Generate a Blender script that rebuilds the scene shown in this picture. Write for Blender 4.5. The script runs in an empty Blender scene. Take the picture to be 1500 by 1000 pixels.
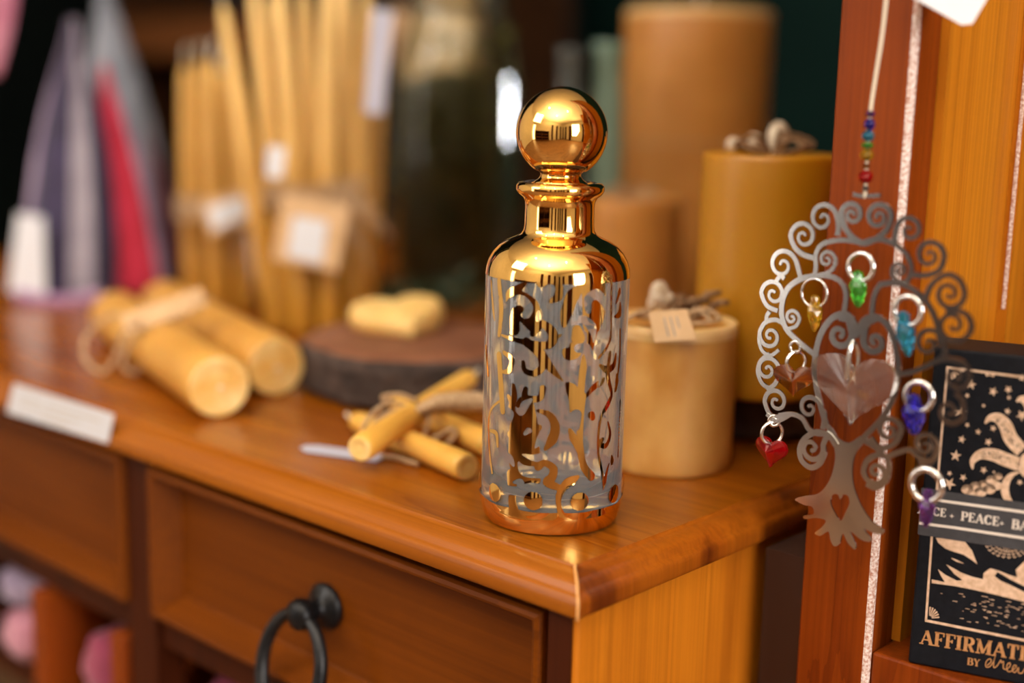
import bpy, bmesh, math, random
import numpy as np
from mathutils import Vector, Matrix
PI = math.pi
col = bpy.context.scene.collection
rnd = random.Random(7)

# ------------------------------------------------------------------ camera frame (1500 x 1000)
H = 0.8                      # height of the cabinet top
CAM = np.array([0.3581, -0.4412, 1.0154])
YAW, PITCH, ROLL, FPX = 0.739496137, 0.185742217, 0.0244927921, 1941.16643
_f0 = np.array([-math.sin(YAW), math.cos(YAW), 0]); _r0 = np.array([math.cos(YAW), math.sin(YAW), 0]); _z = np.array([0, 0, 1.])
FW = _f0*math.cos(PITCH) - _z*math.sin(PITCH)
_u0 = _z*math.cos(PITCH) + _f0*math.sin(PITCH)
RT = _r0*math.cos(ROLL) + _u0*math.sin(ROLL)
UP = _u0*math.cos(ROLL) - _r0*math.sin(ROLL)
def ray(x, y): return FW*FPX + RT*(x-750) - UP*(y-500)
def atz(x, y, z=H): d = ray(x, y); return CAM + d*(z-CAM[2])/d[2]
def atY(x, y, Y): d = ray(x, y); return CAM + d*(Y-CAM[1])/d[1]
def atX(x, y, X): d = ray(x, y); return CAM + d*(X-CAM[0])/d[0]
def atd(x, y, d): return CAM + ray(x, y)*d/FPX
def atp(x, y, o, n): d = ray(x, y); return CAM + d*(np.dot(np.array(o)-CAM, n)/np.dot(d, n))
def depth(p): return float(np.dot(np.array(p)-CAM, FW))

# ------------------------------------------------------------------ materials
def newmat(name):
    m = bpy.data.materials.new(name); m.use_nodes = True
    nt = m.node_tree; b = nt.nodes['Principled BSDF']
    return m, nt, b
def setp(b, **k):
    names = dict(color='Base Color', rough='Roughness', metal='Metallic', trans='Transmission Weight', ior='IOR', coat='Coat Weight',
                 coatr='Coat Roughness', sss='Subsurface Weight', sssr='Subsurface Radius', ssss='Subsurface Scale', alpha='Alpha', spec='Specular IOR Level',
                 sheen='Sheen Weight', emit='Emission Strength', emitc='Emission Color')
    for a, v in k.items():
        if a in ('color', 'emitc') and len(v) == 3: v = (*v, 1)
        b.inputs[names[a]].default_value = v
def mixnode(nt, c1, c2, fac):
    n = nt.nodes.new('ShaderNodeMix'); n.data_type = 'RGBA'
    n.inputs[6].default_value = (*c1, 1); n.inputs[7].default_value = (*c2, 1)
    nt.links.new(fac, n.inputs[0]); return n.outputs[2]
def noisy(name, c1, c2, scale=20, rough=.6, bump=0., detail=4, stretch=(1, 1, 1), **k):
    m, nt, b = newmat(name); L = nt.links
    tc = nt.nodes.new('ShaderNodeTexCoord'); mp = nt.nodes.new('ShaderNodeMapping'); mp.inputs['Scale'].default_value = stretch
    L.new(tc.outputs['Object'], mp.inputs[0])
    n = nt.nodes.new('ShaderNodeTexNoise'); n.inputs['Scale'].default_value = scale; n.inputs['Detail'].default_value = detail
    L.new(mp.outputs[0], n.inputs['Vector'])
    r = nt.nodes.new('ShaderNodeValToRGB'); r.color_ramp.elements[0].position = .35; r.color_ramp.elements[1].position = .65
    r.color_ramp.elements[0].color = (*c1, 1); r.color_ramp.elements[1].color = (*c2, 1)
    L.new(n.outputs[0], r.inputs[0]); L.new(r.outputs[0], b.inputs['Base Color'])
    if bump:
        bp = nt.nodes.new('ShaderNodeBump'); bp.inputs['Strength'].default_value = bump; bp.inputs['Distance'].default_value = .002
        L.new(n.outputs[0], bp.inputs['Height']); L.new(bp.outputs[0], b.inputs['Normal'])
    setp(b, rough=rough, **k); return m
def wood(name, dark, mid, light, axis='X', ring=9., coat=.15, rough=.42, bump=.12, knots=0., spec=.25):
    """varnished timber: growth-ring bands and fine pores running along one axis"""
    m, nt, b = newmat(name); L = nt.links
    tc = nt.nodes.new('ShaderNodeTexCoord'); mp = nt.nodes.new('ShaderNodeMapping')
    s = {'X': (.9, 9, 9), 'Y': (9, .9, 9), 'Z': (9, 9, .9)}[axis]
    mp.inputs['Scale'].default_value = s; L.new(tc.outputs['Object'], mp.inputs[0])
    w = nt.nodes.new('ShaderNodeTexNoise'); w.inputs['Scale'].default_value = ring*.45; w.inputs['Detail'].default_value = 5; w.inputs['Distortion'].default_value = .6
    L.new(mp.outputs[0], w.inputs['Vector'])
    mul = nt.nodes.new('ShaderNodeMath'); mul.operation = 'MULTIPLY'; mul.inputs[1].default_value = 3.2; L.new(w.outputs[0], mul.inputs[0])
    fr = nt.nodes.new('ShaderNodeMath'); fr.operation = 'FRACT'; L.new(mul.outputs[0], fr.inputs[0])
    r = nt.nodes.new('ShaderNodeValToRGB'); e = r.color_ramp.elements
    e[0].position = 0; e[0].color = (*mid, 1); e[1].position = 1; e[1].color = (*dark, 1)
    x = e.new(.45); x.color = (*light, 1); x = e.new(.8); x.color = (*mid, 1)
    L.new(fr.outputs[0], r.inputs[0])
    mp2 = nt.nodes.new('ShaderNodeMapping'); mp2.inputs['Scale'].default_value = [v*(1.2 if v < 1 else 14) for v in s]; L.new(tc.outputs['Object'], mp2.inputs[0])
    f = nt.nodes.new('ShaderNodeTexNoise'); f.inputs['Scale'].default_value = 3.; f.inputs['Detail'].default_value = 3; L.new(mp2.outputs[0], f.inputs['Vector'])
    fr2 = nt.nodes.new('ShaderNodeValToRGB'); fr2.color_ramp.elements[0].position = .3; fr2.color_ramp.elements[1].position = .62
    fr2.color_ramp.elements[0].color = (.45, .4, .36, 1); fr2.color_ramp.elements[1].color = (1, 1, 1, 1); L.new(f.outputs[0], fr2.inputs[0])
    mx = nt.nodes.new('ShaderNodeMix'); mx.data_type = 'RGBA'; mx.blend_type = 'MULTIPLY'; mx.inputs[0].default_value = .4
    L.new(r.outputs[0], mx.inputs[6]); L.new(fr2.outputs[0], mx.inputs[7]); L.new(mx.outputs[2], b.inputs['Base Color'])
    bp = nt.nodes.new('ShaderNodeBump'); bp.inputs['Strength'].default_value = bump; bp.inputs['Distance'].default_value = .001
    L.new(f.outputs[0], bp.inputs['Height']); L.new(bp.outputs[0], b.inputs['Normal'])
    setp(b, rough=rough, coat=coat, coatr=.18, spec=spec); return m
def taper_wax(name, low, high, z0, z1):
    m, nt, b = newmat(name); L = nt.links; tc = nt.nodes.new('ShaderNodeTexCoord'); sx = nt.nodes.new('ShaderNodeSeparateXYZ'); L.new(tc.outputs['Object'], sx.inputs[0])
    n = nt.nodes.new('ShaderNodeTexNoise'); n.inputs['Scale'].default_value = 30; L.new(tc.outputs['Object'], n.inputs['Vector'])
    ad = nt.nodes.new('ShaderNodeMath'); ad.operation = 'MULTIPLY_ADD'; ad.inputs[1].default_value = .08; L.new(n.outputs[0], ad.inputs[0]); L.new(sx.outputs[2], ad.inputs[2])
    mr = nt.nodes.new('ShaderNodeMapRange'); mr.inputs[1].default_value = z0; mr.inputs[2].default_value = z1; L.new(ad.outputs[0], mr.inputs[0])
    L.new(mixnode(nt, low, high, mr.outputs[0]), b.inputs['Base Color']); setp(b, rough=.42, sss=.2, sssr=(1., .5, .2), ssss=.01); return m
def plain(name, c, rough=.5, **k):
    m, nt, b = newmat(name); setp(b, color=c, rough=rough, **k); return m
def glass(name, c, rough=0., ior=1.5, frost=0., frostc=(.75, .78, .82)):
    m, nt, b = newmat(name); setp(b, color=c, rough=rough, trans=1., ior=ior)
    if frost:
        d = nt.nodes.new('ShaderNodeBsdfDiffuse'); d.inputs[0].default_value = (*frostc, 1)
        mx = nt.nodes.new('ShaderNodeMixShader'); mx.inputs[0].default_value = frost
        nt.links.new(b.outputs[0], mx.inputs[1]); nt.links.new(d.outputs[0], mx.inputs[2])
        nt.links.new(mx.outputs[0], nt.nodes['Material Output'].inputs[0])
    return m
def wax(name, c1, c2, scale=14, rough=.42, sss=.25, stretch=(1, 1, 1), bump=.05):
    return noisy(name, c1, c2, scale, rough, bump, sss=sss, sssr=(1., .5, .2), ssss=.012, stretch=stretch)

M = {}
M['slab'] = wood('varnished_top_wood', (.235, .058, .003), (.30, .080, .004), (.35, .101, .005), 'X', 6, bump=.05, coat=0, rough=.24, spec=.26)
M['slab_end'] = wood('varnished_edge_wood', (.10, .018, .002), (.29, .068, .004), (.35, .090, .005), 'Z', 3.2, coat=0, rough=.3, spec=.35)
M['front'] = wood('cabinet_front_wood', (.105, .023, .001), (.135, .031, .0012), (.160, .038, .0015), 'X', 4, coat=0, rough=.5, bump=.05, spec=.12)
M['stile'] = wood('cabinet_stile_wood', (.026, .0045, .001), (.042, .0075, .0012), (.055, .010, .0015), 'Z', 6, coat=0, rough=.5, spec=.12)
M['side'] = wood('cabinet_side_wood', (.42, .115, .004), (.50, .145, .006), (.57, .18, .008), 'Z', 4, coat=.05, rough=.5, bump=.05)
M['post'] = wood('shelf_post_wood', (.15, .024, .002), (.20, .035, .0025), (.24, .044, .003), 'Z', 5, coat=.06, rough=.45, bump=.35, spec=.15)
M['wall_wood'] = wood('shelf_side_wood', (.47, .145, .006), (.55, .18, .008), (.60, .21, .010), 'Z', 5, coat=.05, rough=.5)
M['edge_glint'] = noisy('painted_edge_glint', (.45, .22, .16), (.84, .74, .72), 700, .35, .3, coat=.4)  # window glint on rounded edges, put into the colour as pale speckle
M['mitre'] = plain('pale_mitre_joint', (.75, .38, .13), .35)
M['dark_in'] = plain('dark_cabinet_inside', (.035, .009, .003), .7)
M['dark_wood'] = wood('dark_brown_wood', (.02, .008, .003), (.05, .02, .008), (.07, .028, .011), 'X', 6, coat=.1)
M['brown_wood'] = wood('brown_plank_wood', (.10, .035, .010), (.16, .055, .016), (.19, .068, .02), 'X', 6, coat=.1)
M['gold'] = plain('gold_lustre', (1.0, .62, .19), .03, metal=1.)
def streaky(name, c):
    m, nt, b = newmat(name); setp(b, color=c, rough=.05, metal=1.); L = nt.links
    tc = nt.nodes.new('ShaderNodeTexCoord'); mp = nt.nodes.new('ShaderNodeMapping'); mp.inputs['Scale'].default_value = (260, 260, 3); L.new(tc.outputs['Object'], mp.inputs[0])
    n = nt.nodes.new('ShaderNodeTexNoise'); n.inputs['Scale'].default_value = 1.; n.inputs['Detail'].default_value = 2; L.new(mp.outputs[0], n.inputs['Vector'])
    bp = nt.nodes.new('ShaderNodeBump'); bp.inputs['Strength'].default_value = .15; bp.inputs['Distance'].default_value = .0006; L.new(n.outputs[0], bp.inputs['Height']); L.new(bp.outputs[0], b.inputs['Normal']); return m
M['gold_film'] = streaky('gold_film', (1.0, .62, .19))
M['bottle_glass'] = glass('etched_clear_glass', (.97, .985, 1.), 0., 1.48, .14, (.70, .73, .78))
M['clear'] = glass('clear_glass', (.95, .97, .96), 0., 1.45)
M['jar_glass'] = glass('jar_glass', (.90, .95, .86), 0., 1.4)
M['mint_glass'] = glass('mint_glass', (.55, .8, .68), .05, 1.45, .5, (.42, .62, .52))
M['grey_glass'] = glass('grey_glass', (.5, .55, .55), .05, 1.45, .35, (.22, .25, .25))
M['steel'] = noisy('brushed_steel', (.70, .69, .67), (.80, .79, .77), 30, .15, .10, 1, metal=1.)
M['wire'] = plain('silver_wire', (.85, .85, .86), .12, metal=1.)
M['iron'] = noisy('black_iron', (.012, .012, .014), (.03, .03, .033), 60, .38, .2, metal=.7)
M['wax_gold'] = wax('golden_beeswax', (.62, .30, .05), (.72, .38, .08), 12)
M['wax_tan'] = wax('tan_beeswax', (.46, .19, .035), (.53, .235, .05), 9, stretch=(1, 1, 3))
M['wax_mottled'] = wax('mottled_beeswax', (.46, .18, .018), (.72, .40, .12), 24, stretch=(1, 1, .6))
M['wax_olive'] = wax('yellow_beeswax', (.42, .18, .004), (.48, .215, .006), 9)
M['wax_pale'] = wax('pale_beeswax', (.80, .50, .15), (.90, .62, .24), 40)
M['wax_end'] = wax('candle_end_wax', (.78, .44, .10), (.92, .68, .30), 60)
M['wax_taper'] = wax('taper_beeswax', (.74, .38, .055), (.86, .52, .12), 12, stretch=(1, 1, .3))
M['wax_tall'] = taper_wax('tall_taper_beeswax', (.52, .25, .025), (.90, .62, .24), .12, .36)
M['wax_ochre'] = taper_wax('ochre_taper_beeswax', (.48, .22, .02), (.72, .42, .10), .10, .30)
M['wax_lip'] = wax('melted_rim_wax', (.70, .42, .16), (.82, .56, .27), 30)
M['wick'] = plain('cotton_wick', (.75, .68, .55), .9)
M['twine'] = noisy('jute_twine', (.36, .22, .115), (.58, .40, .24), 500, .95, .3)
M['kraft'] = noisy('kraft_card', (.60, .38, .20), (.66, .43, .24), 80, .8)
M['paper'] = plain('white_paper', (.66, .67, .74), .6)
M['lilac_paper'] = plain('lilac_white_paper', (.52, .53, .68), .6)
M['ink'] = plain('grey_ink', (.28, .26, .25), .7)
M['faint_ink'] = plain('faint_ink', (.55, .50, .46), .7)
M['bark'] = noisy('rough_bark', (.022, .014, .012), (.09, .06, .052), 55, .9, 1., 6)
M['slice_top'] = noisy('slice_cut_wood', (.16, .055, .025), (.25, .095, .045), 30, .6, .1)
M['twig'] = noisy('dried_twig', (.11, .05, .02), (.28, .16, .08), 200, .9, .2)
M['dried'] = noisy('dried_flower', (.45, .33, .22), (.7, .6, .48), 200, .9, .2)
M['leaf'] = noisy('dark_sprig_leaf', (.02, .04, .018), (.05, .085, .035), 60, .6)
M['olive_leaf'] = noisy('olive_jar_leaf', (.07, .065, .010), (.36, .32, .035), 14, .6)
M['dark_fill'] = noisy('dark_jar_filling', (.035, .034, .010), (.15, .125, .028), 9, .7)
M['card_black'] = noisy('black_card', (.005, .006, .009), (.008, .009, .013), 300, .5, .05, spec=.15)
M['band'] = noisy('charcoal_band', (.035, .035, .042), (.045, .045, .053), 300, .6, .05)
M['rose_foil'] = noisy('rose_gold_print', (.60, .40, .27), (.78, .56, .42), 420, .4, .1, metal=.15)
M['copper_foil'] = noisy('copper_print', (.52, .25, .10), (.62, .32, .14), 420, .38, .1, metal=.25)
M['pale_print'] = plain('pale_print', (.74, .66, .60), .5)
M['wall_dark'] = noisy('near_black_paint', (.002, .004, .004), (.003, .006, .005), 3, .7, spec=.08)
M['wall_green'] = noisy('dark_green_paint', (.0010, .0095, .0080), (.0016, .012, .010), 3, .7, spec=.08)
M['plaster'] = noisy('cream_plaster', (.66, .60, .50), (.70, .64, .54), 4, .8)
M['ceiling'] = noisy('cream_ceiling', (.80, .75, .66), (.84, .79, .70), 4, .8)
M['floor'] = wood('floor_boards', (.12, .06, .03), (.2, .1, .05), (.26, .14, .07), 'X', 5)
M['black'] = plain('near_black', (.006, .005, .005), .8)
def cloth(name, c1, c2, scale=25): return noisy(name, c1, c2, scale, .8, .2, sheen=.3)
M['purple'] = cloth('purple_cloth', (.016, .010, .040), (.034, .023, .078))
M['stripe'] = cloth('pale_grey_cloth', (.26, .23, .30), (.38, .35, .42))
M['red'] = cloth('crimson_cloth', (.42, .004, .03), (.55, .015, .06))
M['pinkc'] = cloth('pink_cloth', (.40, .12, .20), (.55, .24, .33))
M['maroon'] = cloth('maroon_cloth', (.09, .02, .045), (.16, .05, .085))
M['cello'] = cloth('grey_blue_wrap', (.15, .17, .22), (.27, .29, .36))
M['mauve'] = cloth('mauve_cloth', (.32, .16, .34), (.42, .24, .44))
M['lilac'] = cloth('lilac_cloth', (.24, .18, .30), (.36, .28, .42))
M['magenta'] = cloth('magenta_cloth', (.22, .015, .06), (.33, .04, .10))
def gem(n, c, ior=1.55, fr=.13): M[n] = glass(n, c, .0, ior, fr, tuple(min(1., v*.9+.004) for v in c))
gem('gem_clear', (.97, .95, .95), 1.42, .04); gem('gem_amber', (.50, .12, .008)); gem('gem_red', (.60, .001, .006), 1.55, .25); gem('gem_yellow', (1., .60, .03))
gem('gem_green', (.10, .85, .08)); gem('gem_blue', (.03, .52, .95)); gem('gem_indigo', (.04, .03, .75)); gem('gem_violet', (.2, .05, .35))

# ------------------------------------------------------------------ mesh builder
def wloc(o):
    v = Vector((0, 0, 0))
    while o is not None: v += o.location; o = o.parent
    return v
class MB:
    def __init__(s): s.v = []; s.f = []; s.sm = []
    def add(s, vs, fs, smooth=True):
        n = len(s.v); s.v += [tuple(float(c) for c in p) for p in vs]; s.f += [tuple(i+n for i in f) for f in fs]; s.sm += [smooth]*len(fs); return s
    def box(s, x0, x1, y0, y1, z0, z1):
        v = [(x, y, z) for z in (z0, z1) for y in (y0, y1) for x in (x0, x1)]
        return s.add(v, [(0, 2, 3, 1), (4, 5, 7, 6), (0, 1, 5, 4), (2, 6, 7, 3), (0, 4, 6, 2), (1, 3, 7, 5)], False)
    def rbox(s, x0, x1, y0, y1, z0, z1, r=.002, seg=2):
        bm = bmesh.new(); bmesh.ops.create_cube(bm, size=1)
        for v in bm.verts: v.co = Vector(((x0+x1)/2+v.co.x*(x1-x0), (y0+y1)/2+v.co.y*(y1-y0), (z0+z1)/2+v.co.z*(z1-z0)))
        bmesh.ops.bevel(bm, geom=bm.edges[:], offset=r, segments=seg, profile=.5, affect='EDGES')
        bm.verts.index_update(); s.add([v.co[:] for v in bm.verts], [[v.index for v in f.verts] for f in bm.faces], False); bm.free(); return s
    def grid(s, rows, closed_u=False, smooth=True, cap0=False, cap1=False):
        nu = len(rows[0]); vs = [p for r in rows for p in r]; fs = []
        for i in range(len(rows)-1):
            for j in range(nu if closed_u else nu-1):
                k = (j+1) % nu; fs.append((i*nu+j, i*nu+k, (i+1)*nu+k, (i+1)*nu+j))
        s.add(vs, fs, smooth)
        n = len(s.v)-len(vs)
        if cap0: s.f.append(tuple(n+j for j in reversed(range(nu)))); s.sm.append(False)
        if cap1: s.f.append(tuple(n+(len(rows)-1)*nu+j for j in range(nu))); s.sm.append(False)
        return s
    def lathe(s, prof, c=(0, 0, 0), axis=(0, 0, 1), seg=48, fn=None, caps=True):
        """prof: list of (radius, height) along axis from c"""
        a = Vector(axis).normalized(); t = Vector((1, 0, 0)) if abs(a.x) < .9 else Vector((0, 1, 0))
        e1 = a.cross(t).normalized(); e2 = a.cross(e1); c = Vector([float(q) for q in c]); rows = []
        for r, h in prof:
            row = []
            for j in range(seg):
                th = 2*PI*j/seg; rr = fn(r, h, th) if fn else r
                row.append((c + a*h + (e1*math.cos(th)+e2*math.sin(th))*rr)[:])
            rows.append(row)
        return s.grid(rows, True, True, caps and prof[0][0] > 1e-5, caps and prof[-1][0] > 1e-5)
    def tube(s, pts, r, seg=8, closed=False, caps=True):
        P = [Vector([float(q) for q in p]) for p in pts]; n = len(P); R = r if isinstance(r, (list, tuple)) else [r]*n
        T = []
        for i in range(n):
            a = P[(i-1) % n] if (closed or i > 0) else P[i]; b = P[(i+1) % n] if (closed or i < n-1) else P[i]
            d = b-a; T.append(d.normalized() if d.length > 1e-9 else Vector((0, 0, 1)))
        u = T[0].orthogonal().normalized(); rows = []
        for i in range(n):
            u = (u - T[i]*u.dot(T[i])); u = u.normalized() if u.length > 1e-6 else T[i].orthogonal().normalized(); w = T[i].cross(u)
            rows.append([(P[i]+(u*math.cos(2*PI*j/seg)+w*math.sin(2*PI*j/seg))*R[i])[:] for j in range(seg)])
        if closed: rows.append(rows[0])
        return s.grid(rows, True, True, caps and not closed, caps and not closed)
    def sphere(s, c, r, seg=20, rings=12, sc=(1, 1, 1)):
        rows = []
        for i in range(rings+1):
            ph = -PI/2+PI*i/rings
            rows.append([(c[0]+r*sc[0]*math.cos(ph)*math.cos(2*PI*j/seg), c[1]+r*sc[1]*math.cos(ph)*math.sin(2*PI*j/seg), c[2]+r*sc[2]*math.sin(ph)) for j in range(seg)])
        return s.grid(rows, True)
    def poly(s, pts, smooth=False): return s.add(pts, [tuple(range(len(pts)))], smooth)
    def slabpoly(s, pts, nrm, t):
        """flat polygon with thickness t along nrm"""
        n = len(pts); a = [np.array(p, float) for p in pts]; b = [p+np.array(nrm, float)*t for p in a]
        fs = [tuple(range(n)), tuple(reversed(range(n, 2*n)))] + [(i, (i+1) % n, n+(i+1) % n, n+i) for i in range(n)]
        return s.add(a+b, fs, False)
    def build(s, name, mat, parent=None, doubles=True, bevel=0, solid=0, recalc=True):
        me = bpy.data.meshes.new(name); off = wloc(parent) if parent else Vector((0, 0, 0))
        me.from_pydata([tuple(Vector(p)-off) for p in s.v], [], s.f); me.validate()
        if len(me.polygons) == len(s.sm): me.polygons.foreach_set('use_smooth', s.sm)
        if doubles:
            bm = bmesh.new(); bm.from_mesh(me); bmesh.ops.remove_doubles(bm, verts=bm.verts, dist=1e-6)
            if recalc: bmesh.ops.recalc_face_normals(bm, faces=bm.faces)
            bm.to_mesh(me); bm.free()
        o = bpy.data.objects.new(name, me); col.objects.link(o); me.materials.append(mat)
        if parent: o.parent = parent
        if bevel:
            m = o.modifiers.new('bevel', 'BEVEL'); m.width = bevel; m.segments = 2; m.limit_method = 'ANGLE'
        if solid:
            m = o.modifiers.new('solid', 'SOLIDIFY'); m.thickness = solid; m.offset = 0
        return o
def tag(o, label, cat, group=None):
    o['label'] = label; o['category'] = cat
    if group: o['group'] = group
    return o
def thing(name, label, cat, loc, group=None):
    o = bpy.data.objects.new(name, None); col.objects.link(o); o.location = [float(c) for c in loc]; o.empty_display_size = .01
    return tag(o, label, cat, group)
def struct(o): o['kind'] = 'structure'; return o
def arc(c, r, a0, a1, n, f=None): return [(c[0]+r*math.cos(a0+(a1-a0)*i/n), c[1]+r*math.sin(a0+(a1-a0)*i/n)) for i in range(n+1)]
def smooth_path(pts, n=8, closed=False):
    P = [np.array(p, float) for p in pts]; m = len(P); out = []
    rng = m if closed else m-1
    for i in range(rng):
        g = lambda k: P[k % m] if closed else P[min(max(k, 0), m-1)]
        p0, p1, p2, p3 = g(i-1), g(i), g(i+1), g(i+2)
        for j in range(n):
            t = j/n; out.append(.5*((2*p1)+(-p0+p2)*t+(2*p0-5*p1+4*p2-p3)*t*t+(-p0+3*p1-3*p2+p3)*t**3))
    if not closed: out.append(P[-1])
    return out
def ribbon2(pts, ws):
    """2D centre line and half widths -> list of (left, right) pairs"""
    P = [np.array(p, float) for p in pts]; n = len(P); out = []
    for i in range(n):
        d = P[min(i+1, n-1)]-P[max(i-1, 0)]; L = np.linalg.norm(d); d = d/L if L > 1e-12 else np.array([1, 0.])
        w = ws[i] if isinstance(ws, (list, tuple, np.ndarray)) else ws
        q = np.array([-d[1], d[0]])*w; out.append((P[i]+q, P[i]-q))
    return out
def fwd_h(): v = np.array([FW[0], FW[1], 0]); return v/np.linalg.norm(v)
FH = fwd_h(); RH = np.array([FH[1], -FH[0], 0])

# ------------------------------------------------------------------ room shell
def shell(name, args, mat): return struct(MB().box(*args).build(name, mat))
shell('floor', (-2.6, 3.2, -3.3, 1.75, -.05, 0), M['floor'])
shell('ceiling', (-2.6, 3.2, -3.3, 1.75, 2.7, 2.75), M['ceiling'])
shell('wall_back', (-2.6, 3.2, 1.7, 1.75, 0, 2.7), M['wall_green'])
shell('wall_left', (-2.6, -2.55, .3, 1.7, 0, 2.7), M['wall_dark'])
shell('wall_left', (-2.6, -2.55, -3.3, .3, 0, 2.7), M['plaster'])
shell('wall_right', (3.15, 3.2, -3.3, 1.7, 0, 2.7), M['plaster'])
shell('wall_front', (-2.55, 3.15, -3.3, -3.25, 0, 2.7), M['plaster'])

# ------------------------------------------------------------------ cabinet
cab = thing('wooden_cabinet', 'low orange-brown varnished wooden cabinet with drawers and a moulded top', 'cabinet', (-.6, .4, 0))
XL, YB = -1.25, .86
def slab_ring(q, z): return [(XL, q, z), (-q, q, z), (-q, YB, z), (XL, YB, z)]
PROF = [(.0142, 0), (.0138, -.0014), (.0118, -.0019), (.0090, -.0026), (.0062, -.0040), (.0042, -.0058), (.0032, -.0078), (.0026, -.0087), (.0012, -.0094), (.0003, -.0108), (0, -.0125), (0, -.0175), (.0006, -.0192), (.0022, -.0202)]
mb = MB(); NX, NY = 1, 1
rows = [slab_ring(q, H+z) for q, z in PROF]
top = MB(); top.poly(rows[0]); top.grid([[r[0], r[1]] for r in rows], smooth=True); top.poly([r[0] for r in rows]); top.poly(list(reversed(rows[-1])))
slab = top.build('cabinet_top', M['slab'], cab, doubles=False)
slab.data.update()
e = MB(); e.grid([[r[1], r[2]] for r in rows], smooth=True); e.build('end_moulding', M['slab_end'], slab, doubles=False)
e = MB(); e.tube([(-q+.0001, q-.0001, H+z) for q, z in PROF], .0007, 6); e.build('mitre_joint', M['mitre'], slab)
ZT = H-.0203
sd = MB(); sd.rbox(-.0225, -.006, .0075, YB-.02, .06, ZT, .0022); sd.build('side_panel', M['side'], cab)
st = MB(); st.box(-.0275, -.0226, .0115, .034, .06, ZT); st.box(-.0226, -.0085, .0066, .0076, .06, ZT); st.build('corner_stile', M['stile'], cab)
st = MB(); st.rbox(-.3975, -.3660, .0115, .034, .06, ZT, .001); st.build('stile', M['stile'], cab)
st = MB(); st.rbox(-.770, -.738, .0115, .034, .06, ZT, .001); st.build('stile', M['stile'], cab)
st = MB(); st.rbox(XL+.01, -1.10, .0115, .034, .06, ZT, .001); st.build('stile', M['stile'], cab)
rl = MB(); rl.box(-.366, -.0275, .016, .034, .650, .670); rl.box(-.738, -.3975, .016, .034, .650, .670); rl.build('rail', M['stile'], cab)
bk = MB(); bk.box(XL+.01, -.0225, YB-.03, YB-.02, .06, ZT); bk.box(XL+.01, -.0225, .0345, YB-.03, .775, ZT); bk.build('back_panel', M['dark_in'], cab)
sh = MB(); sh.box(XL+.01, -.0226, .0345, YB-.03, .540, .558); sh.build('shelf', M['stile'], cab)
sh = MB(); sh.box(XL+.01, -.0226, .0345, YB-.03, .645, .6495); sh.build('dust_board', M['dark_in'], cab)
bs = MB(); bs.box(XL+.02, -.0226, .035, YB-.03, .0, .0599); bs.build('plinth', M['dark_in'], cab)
for xd in (-.522, -.412):
    d = MB(); d.rbox(xd-.009, xd+.009, .009, .30, .5585, .6445, .0015); d.build('divider', M['post'], cab)
def drawer(x0, x1, z0, z1, handle=True):
    y0, w, rec = .0060, .0125, .0185
    m = MB()
    def ring(ix, iz, y): return [(x0+ix, y, z0+iz), (x1-ix, y, z0+iz), (x1-ix, y, z1-iz), (x0+ix, y, z1-iz)]
    R = [ring(0, 0, .034), ring(0, 0, y0+.003), ring(.0010, .0010, y0+.0008), ring(.003, .003, y0), ring(.0045, .0045, y0+.0004), ring(w, w, y0+rec), ring(w+.001, w+.001, y0+rec+.0006)]
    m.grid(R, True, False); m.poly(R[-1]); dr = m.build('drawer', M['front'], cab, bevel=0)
    if handle:
        hx, hz = float(atY(466, 891, .018)[0]), float(atY(466, 891, .018)[2]); yb = y0+rec+.0006
        g = MB(); g.lathe([(.0001, .0), (.0135, .0), (.014, .002), (.0125, .0045), (.008, .006), (.0055, .009), (.0055, .0135), (.0085, .0155), (.0095, .0195), (.0085, .0235), (.005, .026), (.0001, .0265)], (hx, yb, hz), (0, -1, 0), 28)
        pl = g.build('handle_mount', M['iron'], dr)
        g = MB(); rc = np.array([hx-.001, yb-.0262, hz-.0305]); a = []
        for i in range(48):
            t = 2*PI*i/48; a.append(rc+np.array([.0255*math.sin(t), +.007*math.cos(t), .0305*math.cos(t)]))
        g.tube(a, [.0034+.0011*abs(math.sin(2*PI*i/96)) for i in range(48)], 10, True); g.build('ring_pull', M['iron'], dr)
    return dr
drawer(-.3655, -.0280, .6725, .7740, True)
drawer(-.7375, -.3980, .6725, .7740, False)

# label strip on the moulded front edge
lb = thing('shelf_label', 'white paper price strip stuck along the front edge of the cabinet top', 'label', (-.46, -.001, H-.01))
LQ = [(20, 562), (166, 607), (157, 649), (10, 604)]
lp = [atY(x, y, -.0012) for x, y in LQ]
b = MB(); b.slabpoly(lp, (0, 1, 0), .0009); b.build('paper_strip', M['paper'], lb)
b = MB()
for fz, f0, f1 in ((.30, .10, .32), (.30, .38, .90), (.55, .10, .72), (.78, .36, .62)):
    q = [lp[0]*(1-u)*(1-v)+lp[1]*u*(1-v)+lp[2]*u*v+lp[3]*(1-u)*v for u, v in ((f0, fz), (f1, fz), (f1, fz+.07), (f0, fz+.07))]
    b.poly([p+np.array([0, -.0001, 0]) for p in q])
b.build('printed_lines', M['faint_ink'], lb)

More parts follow.
